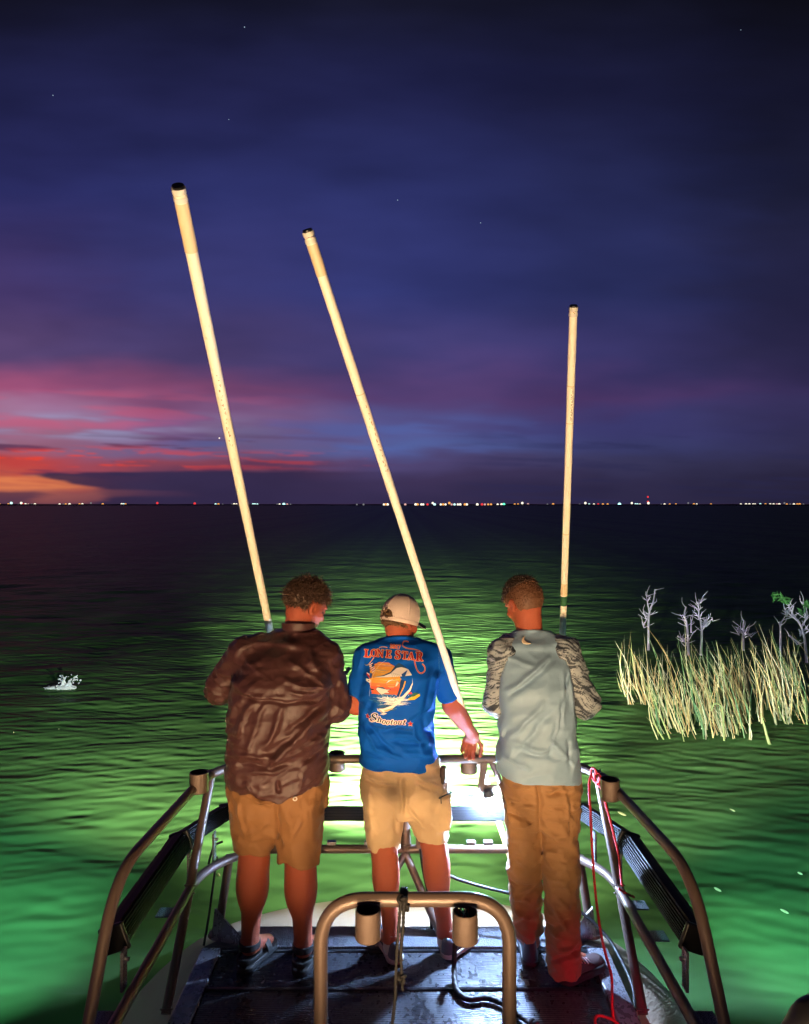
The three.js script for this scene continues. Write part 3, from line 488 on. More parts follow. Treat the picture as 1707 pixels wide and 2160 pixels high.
// hand: palm, four fingers of unequal length and a thumb from the side of the palm; fwd along the palm, nrm where the fingers curl to
function handField(w, fwd, nrm, thumbSide, curl, spread = 0.02) {
  const f = fwd.clone().normalize(), n = nrm.clone().addScaledVector(f, -nrm.dot(f)).normalize(), s = V().crossVectors(f, n).normalize(), at = (a, b, c) => w.clone().addScaledVector(f, a).addScaledVector(s, b).addScaledVector(n, c);
  const bones = [], len = [0.043, 0.048, 0.045, 0.035];
  for (let i = 0; i < 4; i++) {
    const side = (-1.5 + i) * spread * thumbSide * -1; let p = at(0.085 - (i === 3 ? 0.008 : 0), side, 0.002), ang = curl[0] * (0.9 + 0.08 * i);
    for (let j = 0; j < 3; j++) { const q = p.clone().addScaledVector(f, Math.cos(ang) * len[i] * [1, 0.66, 0.52][j]).addScaledVector(n, Math.sin(ang) * len[i] * [1, 0.66, 0.52][j]).addScaledVector(s, side * 0.06); bones.push([p, q, 0.0112 - j * 0.0008, 0.0105 - j * 0.0009]); p = q; ang += curl[1] * (1 + 0.06 * i); }
  }
  let tp = at(0.028, thumbSide * 0.03, 0.006);
  for (const [l, a, b, c] of [[0.042, 0.62, 0.62, 0.35], [0.032, 0.75, 0.2, 0.6], [0.027, 0.6, -0.05, 0.8]]) { const q = tp.clone().add(V().addScaledVector(f, a).addScaledVector(s, b * thumbSide).addScaledVector(n, c).normalize().multiplyScalar(l)); bones.push([tp, q, 0.0115, 0.0098]); tp = q; }
  const pa = at(0.0, 0, 0), k1 = at(0.075, 0.024, 0), k2 = at(0.078, -0.024, 0), h1 = at(0.02, 0.018, 0.003), h2 = at(0.02, -0.018, 0.003);
  return (x, y, z) => {
    let d = smin(cap(x, y, z, h1, k1, 0.019, 0.0135), cap(x, y, z, h2, k2, 0.019, 0.0135), 0.02);
    d = smin(d, cap(x, y, z, pa, at(0.07, 0, 0), 0.024, 0.016), 0.02);
    for (const b of bones) d = smin(d, cap(x, y, z, b[0], b[1], b[2], b[3]), 0.006);
    return d;
  };
}
const bounds = (pts, m) => { const b = new THREE.Box3().setFromPoints(pts).expandByScalar(m); return [b.min, b.max]; };
// person: joints in world places; the mesh is stored relative to the feet
function makePerson(c) {
  const root = thing('person', c.label, 'person', c.base), off = c.base, J = c.j, H = headField(c.head, J.neck, c.neckR ?? 0.058);
  const put = (name, g, m, label, parent = root) => { g.translate(-off.x, -off.y, -off.z); return part(name, g, m, parent, label); };
  const torso = loft(c.torso, -0.05);
  const body = (x, y, z) => {
    let d = torso(x, y, z);
    d = smin(d, cap(x, y, z, J.neck, J.neck.clone().lerp(J.shL, 0.5).setY(J.neck.y - 0.1), 0.055, 0.06), 0.05);
    for (const s of ['L', 'R']) {
      d = smin(d, cap(x, y, z, J['sh' + s], J['el' + s], c.arm[0], c.arm[1]), 0.04); d = smin(d, cap(x, y, z, J['el' + s], J['wr' + s], c.arm[1] * 1.04, c.arm[2]), 0.02);
      d = smin(d, cap(x, y, z, J['el' + s].clone().lerp(J['wr' + s], 0.12), J['el' + s].clone().lerp(J['wr' + s], 0.55), c.arm[1] * 1.1, c.arm[1] * 0.8), 0.03);
      d = smin(d, cap(x, y, z, J['hip' + s], J['kn' + s], c.leg[0], c.leg[1]), 0.05); d = smin(d, cap(x, y, z, J['kn' + s], J['an' + s], c.leg[1] * 0.96, c.leg[3]), 0.03);
      const cf = J['kn' + s].clone().lerp(J['an' + s], 0.28); d = smin(d, ell(x, y, z, cf.x, cf.y, cf.z + 0.02, c.leg[2], 0.12, c.leg[2] * 1.05), 0.05);
      d = smin(d, cap(x, y, z, J['an' + s], J['toe' + s], c.leg[3] * 1.05, 0.03), 0.03);
    }
    return d;
  };
  const pts = Object.values(J), [lo, hi] = bounds(pts, 0.14); hi.y = J.neck.y + 0.05; lo.y = 0.0;
  const geos = [nets(body, lo, hi, 0.011)];
  const [hl, hh] = bounds([V(-0.1, -0.13, -0.13).applyMatrix4(H.q), V(0.1, 0.13, 0.11).applyMatrix4(H.q), V(-0.1, 0.13, 0.11).applyMatrix4(H.q), V(0.1, -0.13, -0.13).applyMatrix4(H.q), J.neck], 0.05);
  geos.push(nets(H.f, hl, hh, 0.0045));
  for (const s of ['L', 'R']) { const h = c.hand[s], hf = handField(J['wr' + s], h.fwd, h.nrm, h.thumb, h.curl, h.spread), full = (x, y, z) => smin(hf(x, y, z), cap(x, y, z, J['wr' + s], J['wr' + s].clone().lerp(J['el' + s], 0.3), c.arm[2] * 0.98, c.arm[2] * 1.02), 0.02), [a, b] = bounds([J['wr' + s]], 0.19); geos.push(nets(full, a, b, 0.0042)); }
  put('body', mergeGeometries(geos.map(clothUv)), c.skin);
  return { root, put, H, off };
}
// short hair: a cap of hair over the skull plus many small tufts
function hair(put, H, mat, { keep, thick, rough, tufts, len, thin }) {
  const f = (x, y, z) => { const [a, b, c] = H.local(x, y, z); return Math.max(H.skull(a, b, c, (thin ? thick * thin(b) : thick) - rough * (0.5 + 0.5 * noise(a * 60, b * 60, c * 60)) - rough * 0.6 * noise(a * 160, b * 160, c * 160)), keep(a, b, c)) * H.k; };
  const [lo, hi] = bounds([V(-0.12, -0.14, -0.14).applyMatrix4(H.q), V(0.12, 0.15, 0.14).applyMatrix4(H.q), V(-0.12, 0.15, 0.14).applyMatrix4(H.q), V(0.12, -0.14, -0.14).applyMatrix4(H.q)], 0.03);
  const g = nets(f, lo, hi, 0.0045), pos = g.attributes.position, nor = g.attributes.normal, extra = [], out = [], t = V(), n = V();
  for (let i = 0; i < tufts; i++) {
    const k = Math.floor(rnd() * pos.count); t.fromBufferAttribute(pos, k); n.fromBufferAttribute(nor, k);
    const side = V(rr(-1, 1), rr(-1, 0.3), rr(-1, 1)).cross(n).normalize(), down = V(rr(-0.9, 0.9), -0.35 + rr(-0.8, 0.8), rr(-0.9, 0.9)).addScaledVector(n, 0.5).normalize(), hb = H.local(t.x, t.y, t.z)[1], L = len * rr(0.5, 1.4) * (0.35 + 0.65 * sstep(-0.05, 0.02, hb)), w = 0.0015 * rr(0.7, 1.3);
    const a = t.clone().addScaledVector(n, -0.003), b = a.clone().addScaledVector(n, L * 0.5).addScaledVector(down, L * 0.35), c2 = b.clone().addScaledVector(down, L * 0.6), bi = V().crossVectors(side, n).normalize();
    const p = [a.clone().addScaledVector(side, w), a.clone().addScaledVector(side, -w), a.clone().addScaledVector(bi, w), b.clone().addScaledVector(side, w * 0.8), b.clone().addScaledVector(side, -w * 0.8), b.clone().addScaledVector(bi, w * 0.8), c2];
    for (const [q0, q1, q2] of [[0, 1, 4], [0, 4, 3], [1, 2, 5], [1, 5, 4], [2, 0, 3], [2, 3, 5], [3, 4, 6], [4, 5, 6], [5, 3, 6]]) for (const q of [q0, q1, q2]) out.push(p[q].x, p[q].y, p[q].z);
  }
  const tg = new THREE.BufferGeometry(); tg.setAttribute('position', new THREE.Float32BufferAttribute(out, 3)); tg.computeVertexNormals();
  return put('hair', joined([g, tg]), mat);
}
function garment(f, pts, m, cell) { const [lo, hi] = bounds(pts, m); return clothUv(nets(f, lo, hi, cell)); }
// shoe: upper and sole from heel to toe
function shoe(put, heel, toe, { high = 0.10, wide = 0.047, upper, sole, soleH = 0.026, opening = 0.045 }, name = 'shoe') {
  const d = toe.clone().sub(heel).setY(0), L = d.length(); d.normalize(); const s = V(-d.z, 0, d.x);
  const loc = (x, y, z) => { const px = x - heel.x, pz = z - heel.z; return [px * d.x + pz * d.z, y - 0.012, px * s.x + pz * s.z]; };
  const plan = (a, b, grow) => { const half = wide * (0.82 + 0.22 * sstep(0.3, 0.72, a / L)) + grow, ends = Math.max(-a, a - L); const t = clamp(a, half * 0.9, L - half * 1.0); return Math.hypot(a - t, b) - half; };
  const up = (x, y, z) => { const [a, h, b] = loc(x, y, z), t = a / L, top = lerp(high, 0.052, sstep(0.28, 0.75, t)); let q = smax(plan(a, b, -0.004 - 0.35 * Math.max(0, h - 0.03) * (0.4 + 0.6 * sstep(0.3, 0.7, t))), h - top, 0.035); q = smax(q, soleH - 0.006 - h, 0.006); return smax(q, -ell(a, h, b, L * 0.27, high + 0.018, 0, opening * 1.15, 0.05, opening * 0.78), 0.008) + 0.0012 * noise(x * 90, y * 90, z * 90); };
  const so = (x, y, z) => { const [a, h, b] = loc(x, y, z); return smax(plan(a, b, 0.004), Math.max(h - soleH, -h), 0.008); };
  const [lo, hi] = bounds([heel, toe], 0.09); lo.y = -0.01; hi.y = high + 0.06;
  const u = put(name, clothUv(nets(up, lo, hi, 0.005)), upper); const sg = clothUv(nets(so, lo, hi, 0.005)); put('sole', sg, sole, undefined, u);
  return u;
}
const fabric = (r, g, b, rough, extra = {}) => std(r, g, b, rough, { bumpMap: rep(weave, 6, 6), bumpScale: 0.0008, sheen: 0.25, sheenRoughness: 0.5, sheenColor: new THREE.Color().setRGB(0.6, 0.6, 0.6), ...extra });
// ------------------------------------------------------------------ poles
const POLE_MAT = (() => { const c = document.createElement('canvas'); c.width = 64; c.height = 1024; const x = c.getContext('2d'); x.fillStyle = '#faf6ea'; x.fillRect(0, 0, 64, 1024); for (let i = 0; i < 260; i++) { x.fillStyle = `rgba(${90 + rnd() * 60},${70 + rnd() * 40},40,${0.03 + 0.1 * rnd()})`; x.fillRect(rnd() * 64, rnd() * 1024, 1 + rnd() * 3, 1 + rnd() * 9); } const t = new THREE.CanvasTexture(c); t.colorSpace = THREE.SRGBColorSpace; t.wrapS = t.wrapT = THREE.RepeatWrapping; return std(0.95, 0.93, 0.88, 0.3, { map: t }); })();
const SLEEVE = std(0.76, 0.62, 0.40, 0.45), TAPE = std(0.72, 0.70, 0.62, 0.5), INK = std(0.05, 0.035, 0.03, 0.6), RUST = std(0.35, 0.2, 0.08, 0.7);
function pole(top, hold, tipY, r, label, marks) {
  const dir = top.clone().sub(hold).normalize(), low = hold.clone().addScaledVector(dir, (tipY - hold.y) / dir.y), L = top.distanceTo(low);
  const g = thing('gig_pole', label, 'pole', low, 'gig poles held over the bow'), up = dir;
  const q = new THREE.Quaternion().setFromUnitVectors(V(0, 1, 0), up), place = (m, y) => { m.quaternion.copy(q); m.position.copy(up).multiplyScalar(y); return m; };
  const cyl = (r0, r1, h, sides = 22) => new THREE.CylinderGeometry(r1, r0, h, sides);
  const sh = cyl(r, r, L - 0.28, 24); { const u = sh.attributes.uv; for (let i = 0; i < u.count; i++) u.setXY(i, u.getX(i), u.getY(i) * (L - 0.28) / 1.5); }
  place(part('shaft', sh, POLE_MAT, g), (L - 0.28) / 2 + 0.12);
  if (marks.sleeve) place(part('end_sleeve', cyl(r * 1.05, r * 1.05, marks.sleeve), SLEEVE, g), L - 0.045 - marks.sleeve / 2);
  place(part('end_shaft', cyl(r * 0.98, r * 0.98, 0.16), POLE_MAT, g), L - 0.10);
  place(part('end_ring', cyl(r * 1.09, r * 1.09, 0.014), TAPE, g), L - 0.034);
  place(part('end_ring', cyl(r * 1.07, r * 1.07, 0.016), TAPE, g), L - 0.010);
  place(part('end_cap', cyl(r * 0.9, r * 0.9, 0.008), M.black, g), L + 0.001);
  for (const y of marks.rings ?? []) place(part('joint_ring', cyl(r * 1.012, r * 1.012, 0.004), SLEEVE, g), L - y);
  if (marks.grip) for (const [y, h, m] of marks.grip) place(part('tape_band', cyl(r * 1.03, r * 1.03, h), m, g), L - y);
  place(part('fork', new THREE.CylinderGeometry(0.006, r * 0.8, 0.16, 12), M.steel, g), 0.06);
  return { g, q, up, L };
}
// worn lettering: short dark strokes in relief around the shaft, turned to the camera side
function worn(p, r, y0, y1, turn, n, mat, word) {
  const list = [];
  for (let i = 0; i < n; i++) {
    const y = p.L - lerp(y0, y1, (i + 0.5) / n), h = (y1 - y0) / n * rr(0.35, 0.8), parts = 1 + Math.floor(rnd() * 3);
    for (let k = 0; k < parts; k++) { const a = turn + rr(-0.26, 0.26), w = rr(0.05, 0.22); const g = new THREE.CylinderGeometry(r * 1.004, r * 1.004, k % 2 ? h : 0.0045, 5, 1, true, a - w / 2, w); g.translate(0, y + rr(-h, h) * 0.4, 0); list.push(g); }
  }
  const m = part('worn_lettering', list, mat, p.g); m.quaternion.copy(p.q);
}
{
  const r1 = 0.0195;
  const p1 = pole(P(376, 394, 2.16), P(566, 1312, 3.86), 0.9, r1, 'tallest pale pole rising left of the man in brown', { sleeve: 0.155, rings: [], grip: [] });
  worn(p1, r1, 0.66, 1.02, 0.25, 16, RUST);
  const p2 = pole(P(649, 487, 2.55), P(960, 1448, 3.72), -1.0, 0.0185, 'leaning pale pole passing the right arm of the man in blue down to the water', { sleeve: 0.11, rings: [0.62] });
  worn(p2, 0.0185, 0.64, 0.98, 0.5, 14, RUST);
  const p3 = pole(P(1210, 646, 3.1), P(1187, 1335, 3.93), 0.85, 0.0172, 'upright pale pole with dark lettering held by the man in grey', { sleeve: 0, rings: [0.345, 0.52, 1.1], grip: [[1.43, 0.075, SLEEVE], [1.50, 0.06, std(0.03, 0.12, 0.05, 0.5)]] });
  worn(p3, 0.0172, 0.35, 0.51, 0.22, 26, INK); worn(p3, 0.0172, 0.015, 0.04, -0.1, 6, RUST);
}
// ------------------------------------------------------------------ the man on the left: brown shirt, tan shorts, sandals
{
  const D = 3.55, ankL = P(527, 1996, 3.57), ankR = P(640, 2010, 3.55);
  const j = {
    neck: P(630, 1330, 3.74), shL: P(518, 1382, 3.66), shR: P(686, 1390, 3.66), elL: P(464, 1452, 3.72), elR: P(706, 1488, 3.62), wrL: P(560, 1446, 3.93), wrR: P(632, 1500, 3.96),
    hipL: P(540, 1668, 3.58), hipR: P(632, 1668, 3.58), knL: P(537, 1812, 3.56), knR: P(634, 1818, 3.55), anL: V(ankL.x, 0.10, ankL.z), anR: V(ankR.x, 0.10, ankR.z), toeL: V(ankL.x + 0.06, 0.035, ankL.z - 0.15), toeR: V(ankR.x + 0.03, 0.035, ankR.z - 0.16),
  };
  const Y = (v, d = D) => P(0, v, d).y, X = (u, d = D) => P(u, 0, d).x;
  const sec = [[Y(1690), X(584), -3.585, 0.236, 0.175], [Y(1600), X(583), -3.59, 0.236, 0.195], [Y(1520), X(586), -3.585, 0.236, 0.19], [Y(1440), X(594), -3.585, 0.232, 0.175], [Y(1398), X(600), -3.64, 0.205, 0.16], [Y(1362), X(612), -3.70, 0.14, 0.12], [Y(1330, 3.74), X(630, 3.74), -3.74, 0.075, 0.075]];
  const p = makePerson({ label: 'heavyset person in brown long sleeved shirt and tan shorts, leftmost of the three', base: V((j.anL.x + j.anR.x) / 2, 0, -3.56), head: { c: P(646, 1277, 3.77), yaw: -0.85, pitch: -0.42, roll: -0.05, size: 1.04 }, j, torso: sec, arm: [0.062, 0.052, 0.034], leg: [0.10, 0.068, 0.073, 0.039], neckR: 0.064, skin: M.skin,
    hand: { L: { fwd: V(0.4, 0.25, -0.9), nrm: V(0.7, 0, 0.2), thumb: 1, curl: [0.7, 0.8] }, R: { fwd: V(-0.5, 0.1, -0.85), nrm: V(-0.7, 0, 0.3), thumb: 1, curl: [0.7, 0.8] } } });
  const dark = new THREE.Color();
  hair(p.put, p.H, std(0.055, 0.026, 0.014, 0.55), { thick: 0.021, rough: 0.019, tufts: 5200, len: 0.022, thin: (b) => 0.35 + 0.65 * sstep(-0.05, 0.03, b), keep: (a, b, c) => Math.max(-0.072 - b + 0.0 * c, c < 0.02 ? (0.018 - b) * 0.8 + (c < -0.03 ? 0.03 : 0) - Math.max(0, -c - 0.06) * 0.2 : -1, (Math.abs(a) > 0.05 && b < 0.030 && c < 0.042 && c > -0.05) ? 0.01 : -1) });
  // shirt
  const body = loft(sec, 0.004), ca = creases([
    [480, 1384, 560, 1366, 0.012, 0.010], [560, 1366, 640, 1384, 0.014, 0.011], [640, 1384, 690, 1470, 0.016, 0.012],
    [690, 1455, 590, 1392, 0.010, 0.009], [688, 1462, 575, 1430, 0.011, 0.010], [686, 1470, 600, 1462, 0.010, 0.008], [690, 1448, 640, 1380, 0.010, 0.009],
    [690, 1500, 560, 1622, 0.020, 0.020], [676, 1492, 600, 1550, 0.014, -0.014], [640, 1540, 560, 1600, 0.016, -0.014], [600, 1490, 560, 1580, 0.014, 0.012], [530, 1480, 490, 1560, 0.014, 0.012], [560, 1482, 520, 1600, 0.015, 0.010],
    [484, 1472, 690, 1486, 0.010, -0.010], [500, 1466, 620, 1476, 0.012, 0.009], [490, 1590, 600, 1600, 0.010, 0.010], [500, 1612, 640, 1618, 0.012, -0.010], [520, 1635, 660, 1610, 0.012, 0.009], [600, 1600, 680, 1560, 0.012, 0.010], [580, 1640, 690, 1585, 0.010, -0.009], [570, 1440, 500, 1400, 0.010, 0.007],
    [585, 1645, 590, 1675, 0.010, -0.012], [515, 1650, 530, 1672, 0.009, 0.008], [640, 1640, 632, 1668, 0.009, 0.008],
  ], D - 0.15, -3.58);
  const hem = (x, z) => Y(1664) + 0.05 * Math.pow(Math.abs((x - X(584)) / 0.23), 2.2) + 0.012 * Math.sin(x * 26 + 1) + 0.006 * Math.sin(x * 71 + z * 20);
  const cuffL = j.elL.clone().lerp(j.wrL, 0.12), wrD = j.wrL.clone().sub(j.elL).normalize();
  const shirt = (x, y, z) => {
    let d = body(x, y, z);
    d = smin(d, cap(x, y, z, j.neck.clone().add(V(0, -0.02, 0)), j.shL, 0.06, 0.083), 0.06); d = smin(d, cap(x, y, z, j.neck.clone().add(V(0, -0.02, 0)), j.shR, 0.06, 0.080), 0.06);
    let l = cap(x, y, z, j.shL, j.elL, 0.086, 0.070); l = smin(l, cap(x, y, z, j.elL, cuffL, 0.070, 0.066), 0.02); l = Math.max(l, (x - cuffL.x) * wrD.x + (y - cuffL.y) * wrD.y + (z - cuffL.z) * wrD.z);
    let r = cap(x, y, z, j.shR, j.elR, 0.082, 0.070); r = smin(r, cap(x, y, z, j.elR, j.wrR, 0.070, 0.05), 0.03);
    const arms = Math.min(l, r) - 0.007 * ridged(x * 9 + y * 14, y * 9 - x * 7, z * 11) - 0.004 * ridged(x * 24, y * 20, z * 22);
    d -= ca(x, y, z) + 0.006 * ridged((x + y * 0.6) * 7, (y - x * 0.6) * 14, z * 6) + 0.003 * ridged(x * 16 + 5, y * 26, z * 14) + 0.0022 * noise(x * 60, y * 60, z * 60);
    d = smin(d, arms, 0.025);
    const nk = Math.hypot(x - j.neck.x, (z - j.neck.z) * 0.95);
    const collar = Math.max(Math.abs(nk - 0.072 - (y - j.neck.y) * 0.12) - 0.006, Math.abs(y - j.neck.y - 0.008 - (z + 3.74) * 0.14) - 0.030);
    d = Math.min(Math.max(d, (y - j.neck.y - 0.006)), collar - 0.002);
    return Math.max(d, hem(x, z) - y);
  };
  const shirtG = garment(shirt, [...sec.map((s) => V(s[1], s[0], s[2])), j.shL, j.elL, cuffL, j.shR, j.elR, j.wrR, j.neck.clone().add(V(0, 0.03, 0))], 0.26, 0.0068);
  const sm = p.put('shirt', shirtG, fabric(0.058, 0.022, 0.021, 0.42), 'rumpled dark brown long sleeved shirt');
  // shorts
  const cr2 = creases([[500, 1660, 560, 1700, 0.012, 0.010], [520, 1668, 580, 1690, 0.010, -0.010], [545, 1690, 578, 1700, 0.008, 0.010], [500, 1690, 512, 1780, 0.014, 0.010], [520, 1700, 530, 1780, 0.016, 0.008], [660, 1680, 655, 1790, 0.014, 0.010], [680, 1690, 672, 1790, 0.012, -0.008], [585, 1680, 588, 1800, 0.010, -0.016], [600, 1700, 620, 1780, 0.014, 0.008], [640, 1730, 600, 1790, 0.014, 0.007], [560, 1740, 510, 1775, 0.012, 0.007]], D - 0.12, -3.58);
  const sl = P(538, 1792, 3.57), srr = P(630, 1810, 3.56);
  const shorts = (x, y, z) => {
    let a = cap(x, y, z, P(540, 1660, 3.59), sl, 0.128, 0.096), b = cap(x, y, z, P(632, 1660, 3.59), srr, 0.132, 0.097);
    a = Math.max(a, Y(1793) + 0.05 * (x - sl.x) + 0.004 * Math.sin(x * 60) - y); b = Math.max(b, Y(1810) - 0.10 * (x - srr.x) - 0.1 * Math.abs(x - srr.x) + 0.004 * Math.sin(x * 55) - y);
    const hip = loft([[Y(1750), X(585), -3.59, 0.19, 0.13], [Y(1700), X(585), -3.59, 0.222, 0.17], [Y(1600), X(584), -3.59, 0.222, 0.17]], 0)(x, y, z);
    let d = smin(smin(a, b, 0.012), hip, 0.03);
    return d - cr2(x, y, z) - 0.008 * ridged(x * 8, y * 10 + x * 4, z * 8) - 0.003 * ridged(x * 20, y * 16, z * 18) - 0.0018 * noise(x * 55, y * 55, z * 55);
  };
  p.put('shorts', garment(shorts, [sl, srr, P(490, 1620, 3.6), P(690, 1620, 3.6)], 0.17, 0.0075), fabric(0.22, 0.098, 0.032, 0.75), 'loose tan knee length shorts');
  p.put('belt_stud', new THREE.TorusGeometry(0.008, 0.003, 8, 16).translate(P(623, 1684, 3.40).x, P(623, 1684, 3.40).y, -3.395), M.steel);
  for (const s of ['L', 'R']) {
    const a = j['an' + s], t = j['toe' + s].clone().sub(a).setY(0).normalize(), heel = V(a.x, 0, a.z).addScaledVector(t, -0.075), toe = V(a.x, 0, a.z).addScaledVector(t, 0.205);
    const sd = V(-t.z, 0, t.x), so = (x, y, z) => { const q = (x - heel.x) * t.x + (z - heel.z) * t.z, b = (x - heel.x) * sd.x + (z - heel.z) * sd.z, L = 0.28, half = 0.043 + 0.012 * sstep(0.3, 0.75, q / L), tt = clamp(q, half * 0.9, L - half); return smax(Math.hypot(q - tt, b) - half, Math.max(y - 0.032, 0.001 - y), 0.008); };
    const [lo, hi] = bounds([heel, toe], 0.08); lo.y = -0.01; hi.y = 0.06;
    const sandal = p.put('sandal', clothUv(nets(so, lo, hi, 0.005)), M.rubber, 'black strapped sandal');
    const ring = (c, rx, rz, y, h, th) => { const f = (x, yy, z) => { const q = (x - c.x) * t.x + (z - c.z) * t.z, b = (x - c.x) * sd.x + (z - c.z) * sd.z, k = Math.sqrt(q * q / rz / rz + b * b / rx / rx); return Math.max(Math.abs((k - 1) * Math.min(rx, rz)) - th, Math.abs(yy - y) - h); }; const [l2, h2] = bounds([c], 0.09); l2.y = y - h - 0.01; h2.y = y + h + 0.01; return clothUv(nets(f, l2, h2, 0.0045)); };
    p.put('strap', ring(V(a.x, 0, a.z), 0.045, 0.050, 0.105, 0.016, 0.005), M.rubber, undefined, sandal);
    p.put('strap', ring(V(a.x, 0, a.z).addScaledVector(t, 0.0), 0.046, 0.072, 0.055, 0.012, 0.005), M.rubber, undefined, sandal);
    const band = (x, y, z) => { const q = (x - a.x) * t.x + (z - a.z) * t.z, b = (x - a.x) * sd.x + (z - a.z) * sd.z; return Math.max(Math.abs(Math.hypot(b, y - 0.03) - 0.049) - 0.004, Math.abs(q - 0.1) - 0.02, 0.02 - y); };
    const [l3, h3] = bounds([V(a.x, 0.04, a.z).addScaledVector(t, 0.1)], 0.07); p.put('strap', clothUv(nets(band, l3, h3, 0.0045)), M.rubber, undefined, sandal);
  }
}
// ------------------------------------------------------------------ the man in the middle: blue printed shirt, cap, cargo shorts
{
  const D = 3.65, Y = (v, d = D) => P(0, v, d).y, X = (u, d = D) => P(u, 0, d).x;
  const aL = P(826, 1972, 3.62), aR = P(940, 1962, 3.66);
  const j = {
    neck: P(842, 1344, 3.79), shL: P(776, 1388, 3.73), shR: P(924, 1390, 3.74), elL: P(750, 1486, 3.70), elR: P(952, 1484, 3.79), wrL: P(806, 1476, 3.93), wrR: P(997, 1550, 3.87),
    hipL: P(812, 1652, 3.68), hipR: P(896, 1652, 3.68), knL: P(810, 1792, 3.64), knR: P(914, 1776, 3.66), anL: V(aL.x, 0.105, aL.z), anR: V(aR.x, 0.105, aR.z), toeL: V(aL.x - 0.05, 0.035, aL.z - 0.14), toeR: V(aR.x + 0.10, 0.035, aR.z - 0.12),
  };
  const sec = [[Y(1640), X(845), -3.68, 0.188, 0.135], [Y(1560), X(836), -3.68, 0.178, 0.13], [Y(1480), X(838), -3.675, 0.176, 0.125], [Y(1425), X(846), -3.675, 0.176, 0.118], [Y(1392), X(848), -3.72, 0.152, 0.108], [Y(1364), X(845), -3.765, 0.10, 0.09], [Y(1344, 3.79), X(842, 3.79), -3.79, 0.062, 0.066]];
  const p = makePerson({ label: 'person in bright blue printed fishing shirt, pale cap and khaki cargo shorts', base: V((j.anL.x + j.anR.x) / 2, 0, -3.64), head: { c: P(846, 1310, 3.81), yaw: -0.72, pitch: -0.30, roll: 0.0, size: 0.93 }, j, torso: sec, arm: [0.050, 0.043, 0.029], leg: [0.085, 0.058, 0.060, 0.036], neckR: 0.056, skin: M.skinTan,
    hand: { L: { fwd: V(0.5, 0.1, -0.85), nrm: V(0.7, -0.2, 0.2), thumb: 1, curl: [0.7, 0.8] }, R: { fwd: V(-0.10, -0.62, -0.75), nrm: V(-0.15, -0.75, 0.62), thumb: -1, curl: [0.62, 0.7], spread: 0.0195 } } });
  const H = p.H;
  hair(p.put, H, std(0.16, 0.09, 0.045, 0.6), { thick: 0.018, rough: 0.010, tufts: 2200, len: 0.020, thin: (b) => 0.3 + 0.7 * sstep(-0.05, 0.0, b), keep: (a, b, c) => Math.max(-0.052 - b, 0.028 - c, c > 0 ? Math.max(b + 0.016, -1) < 0 ? b + 0.016 : Math.hypot(a, b - 0.012) - 0.031 : b + 0.016) });
  // cap: dome with an arched opening at the back, strap, seams, button and curved brim
  {
    const dome = (a, b, c) => H.skull(a, b - 0.006, c, 0.019);
    const cut = (a, b, c) => { const edge = -0.008 + 0.10 * (-c) * 0.25; const dm = dome(a, b, c); let d = Math.max(dm, edge - b); const hole = Math.hypot(a, (b - 0.012) * 1.05) - 0.036; if (c > 0) d = Math.max(d, -Math.max(hole, -(dm + 0.012))); return d; };
    const strap = (a, b, c) => Math.max(Math.abs(dome(a, b, c) + 0.001) - 0.0035, Math.abs(b + 0.002 + 0.1 * c * 0.25) - 0.010);
    const rib = (a, b, c) => { const th = Math.atan2(a, c), k = Math.round(th / (Math.PI / 3)) * (Math.PI / 3), r = Math.hypot(a, c), off = Math.abs(Math.sin(th - k)) * r; return Math.max(Math.abs(dome(a, b, c) - 0.0005) - 0.002, off - 0.0035, 0.03 - b); };
    const f = (x, y, z) => { const [a, b, c] = H.local(x, y, z); let d = Math.min(cut(a, b, c), strap(a, b, c)); d = smin(d, rib(a, b, c), 0.004); return smin(d, ell(a, b, c, 0, 0.144, 0.008, 0.009, 0.006, 0.009), 0.003) * H.k; };
    const corners = [V(-0.12, -0.05, -0.14), V(0.12, 0.17, 0.15), V(-0.12, 0.17, 0.15), V(0.12, -0.05, -0.14), V(-0.12, -0.05, 0.15), V(0.12, 0.17, -0.14)].map((q) => q.applyMatrix4(H.q)), [lo, hi] = bounds(corners, 0.01);
    const capMesh = p.put('cap', clothUv(nets(f, lo, hi, 0.0036)), fabric(0.66, 0.52, 0.46, 0.75), 'pale baseball cap with arched back opening');
    const bf = (x, y, z) => { const [a, b, c] = H.local(x, y, z); const y0 = 0.022 - a * a * 4.2 - (-c - 0.08) * 0.12; return Math.max(Math.hypot(a / 1.0, (c + 0.085) / 1.02) - 0.088, Math.abs(b - y0) - 0.004, c + 0.06) * H.k; };
    const bc = [V(-0.1, -0.06, -0.19), V(0.1, 0.06, -0.05), V(-0.1, 0.06, -0.19), V(0.1, -0.06, -0.05)].map((q) => q.applyMatrix4(H.q)), [bl, bh] = bounds(bc, 0.02);
    p.put('brim', clothUv(nets(bf, bl, bh, 0.0032)), fabric(0.10, 0.09, 0.09, 0.8), undefined, capMesh);
  }
  // printed shirt
  const cw = 1024, chh = 1280, cv = document.createElement('canvas'); cv.width = cw; cv.height = chh; const x2 = cv.getContext('2d');
  const U0 = 728, V0 = 1325, SC = cw / 244;                       // canvas covers 244 x 305 photograph pixels of the back
  const BASE = '#0c52b4';
  x2.fillStyle = BASE; x2.fillRect(0, 0, cw, chh);
  const k = SC / 9.48; x2.setTransform(k, 0, 0, k, (750 - U0) * SC, (1353 - V0) * SC);   // draw in the units of a ninefold enlargement of the print
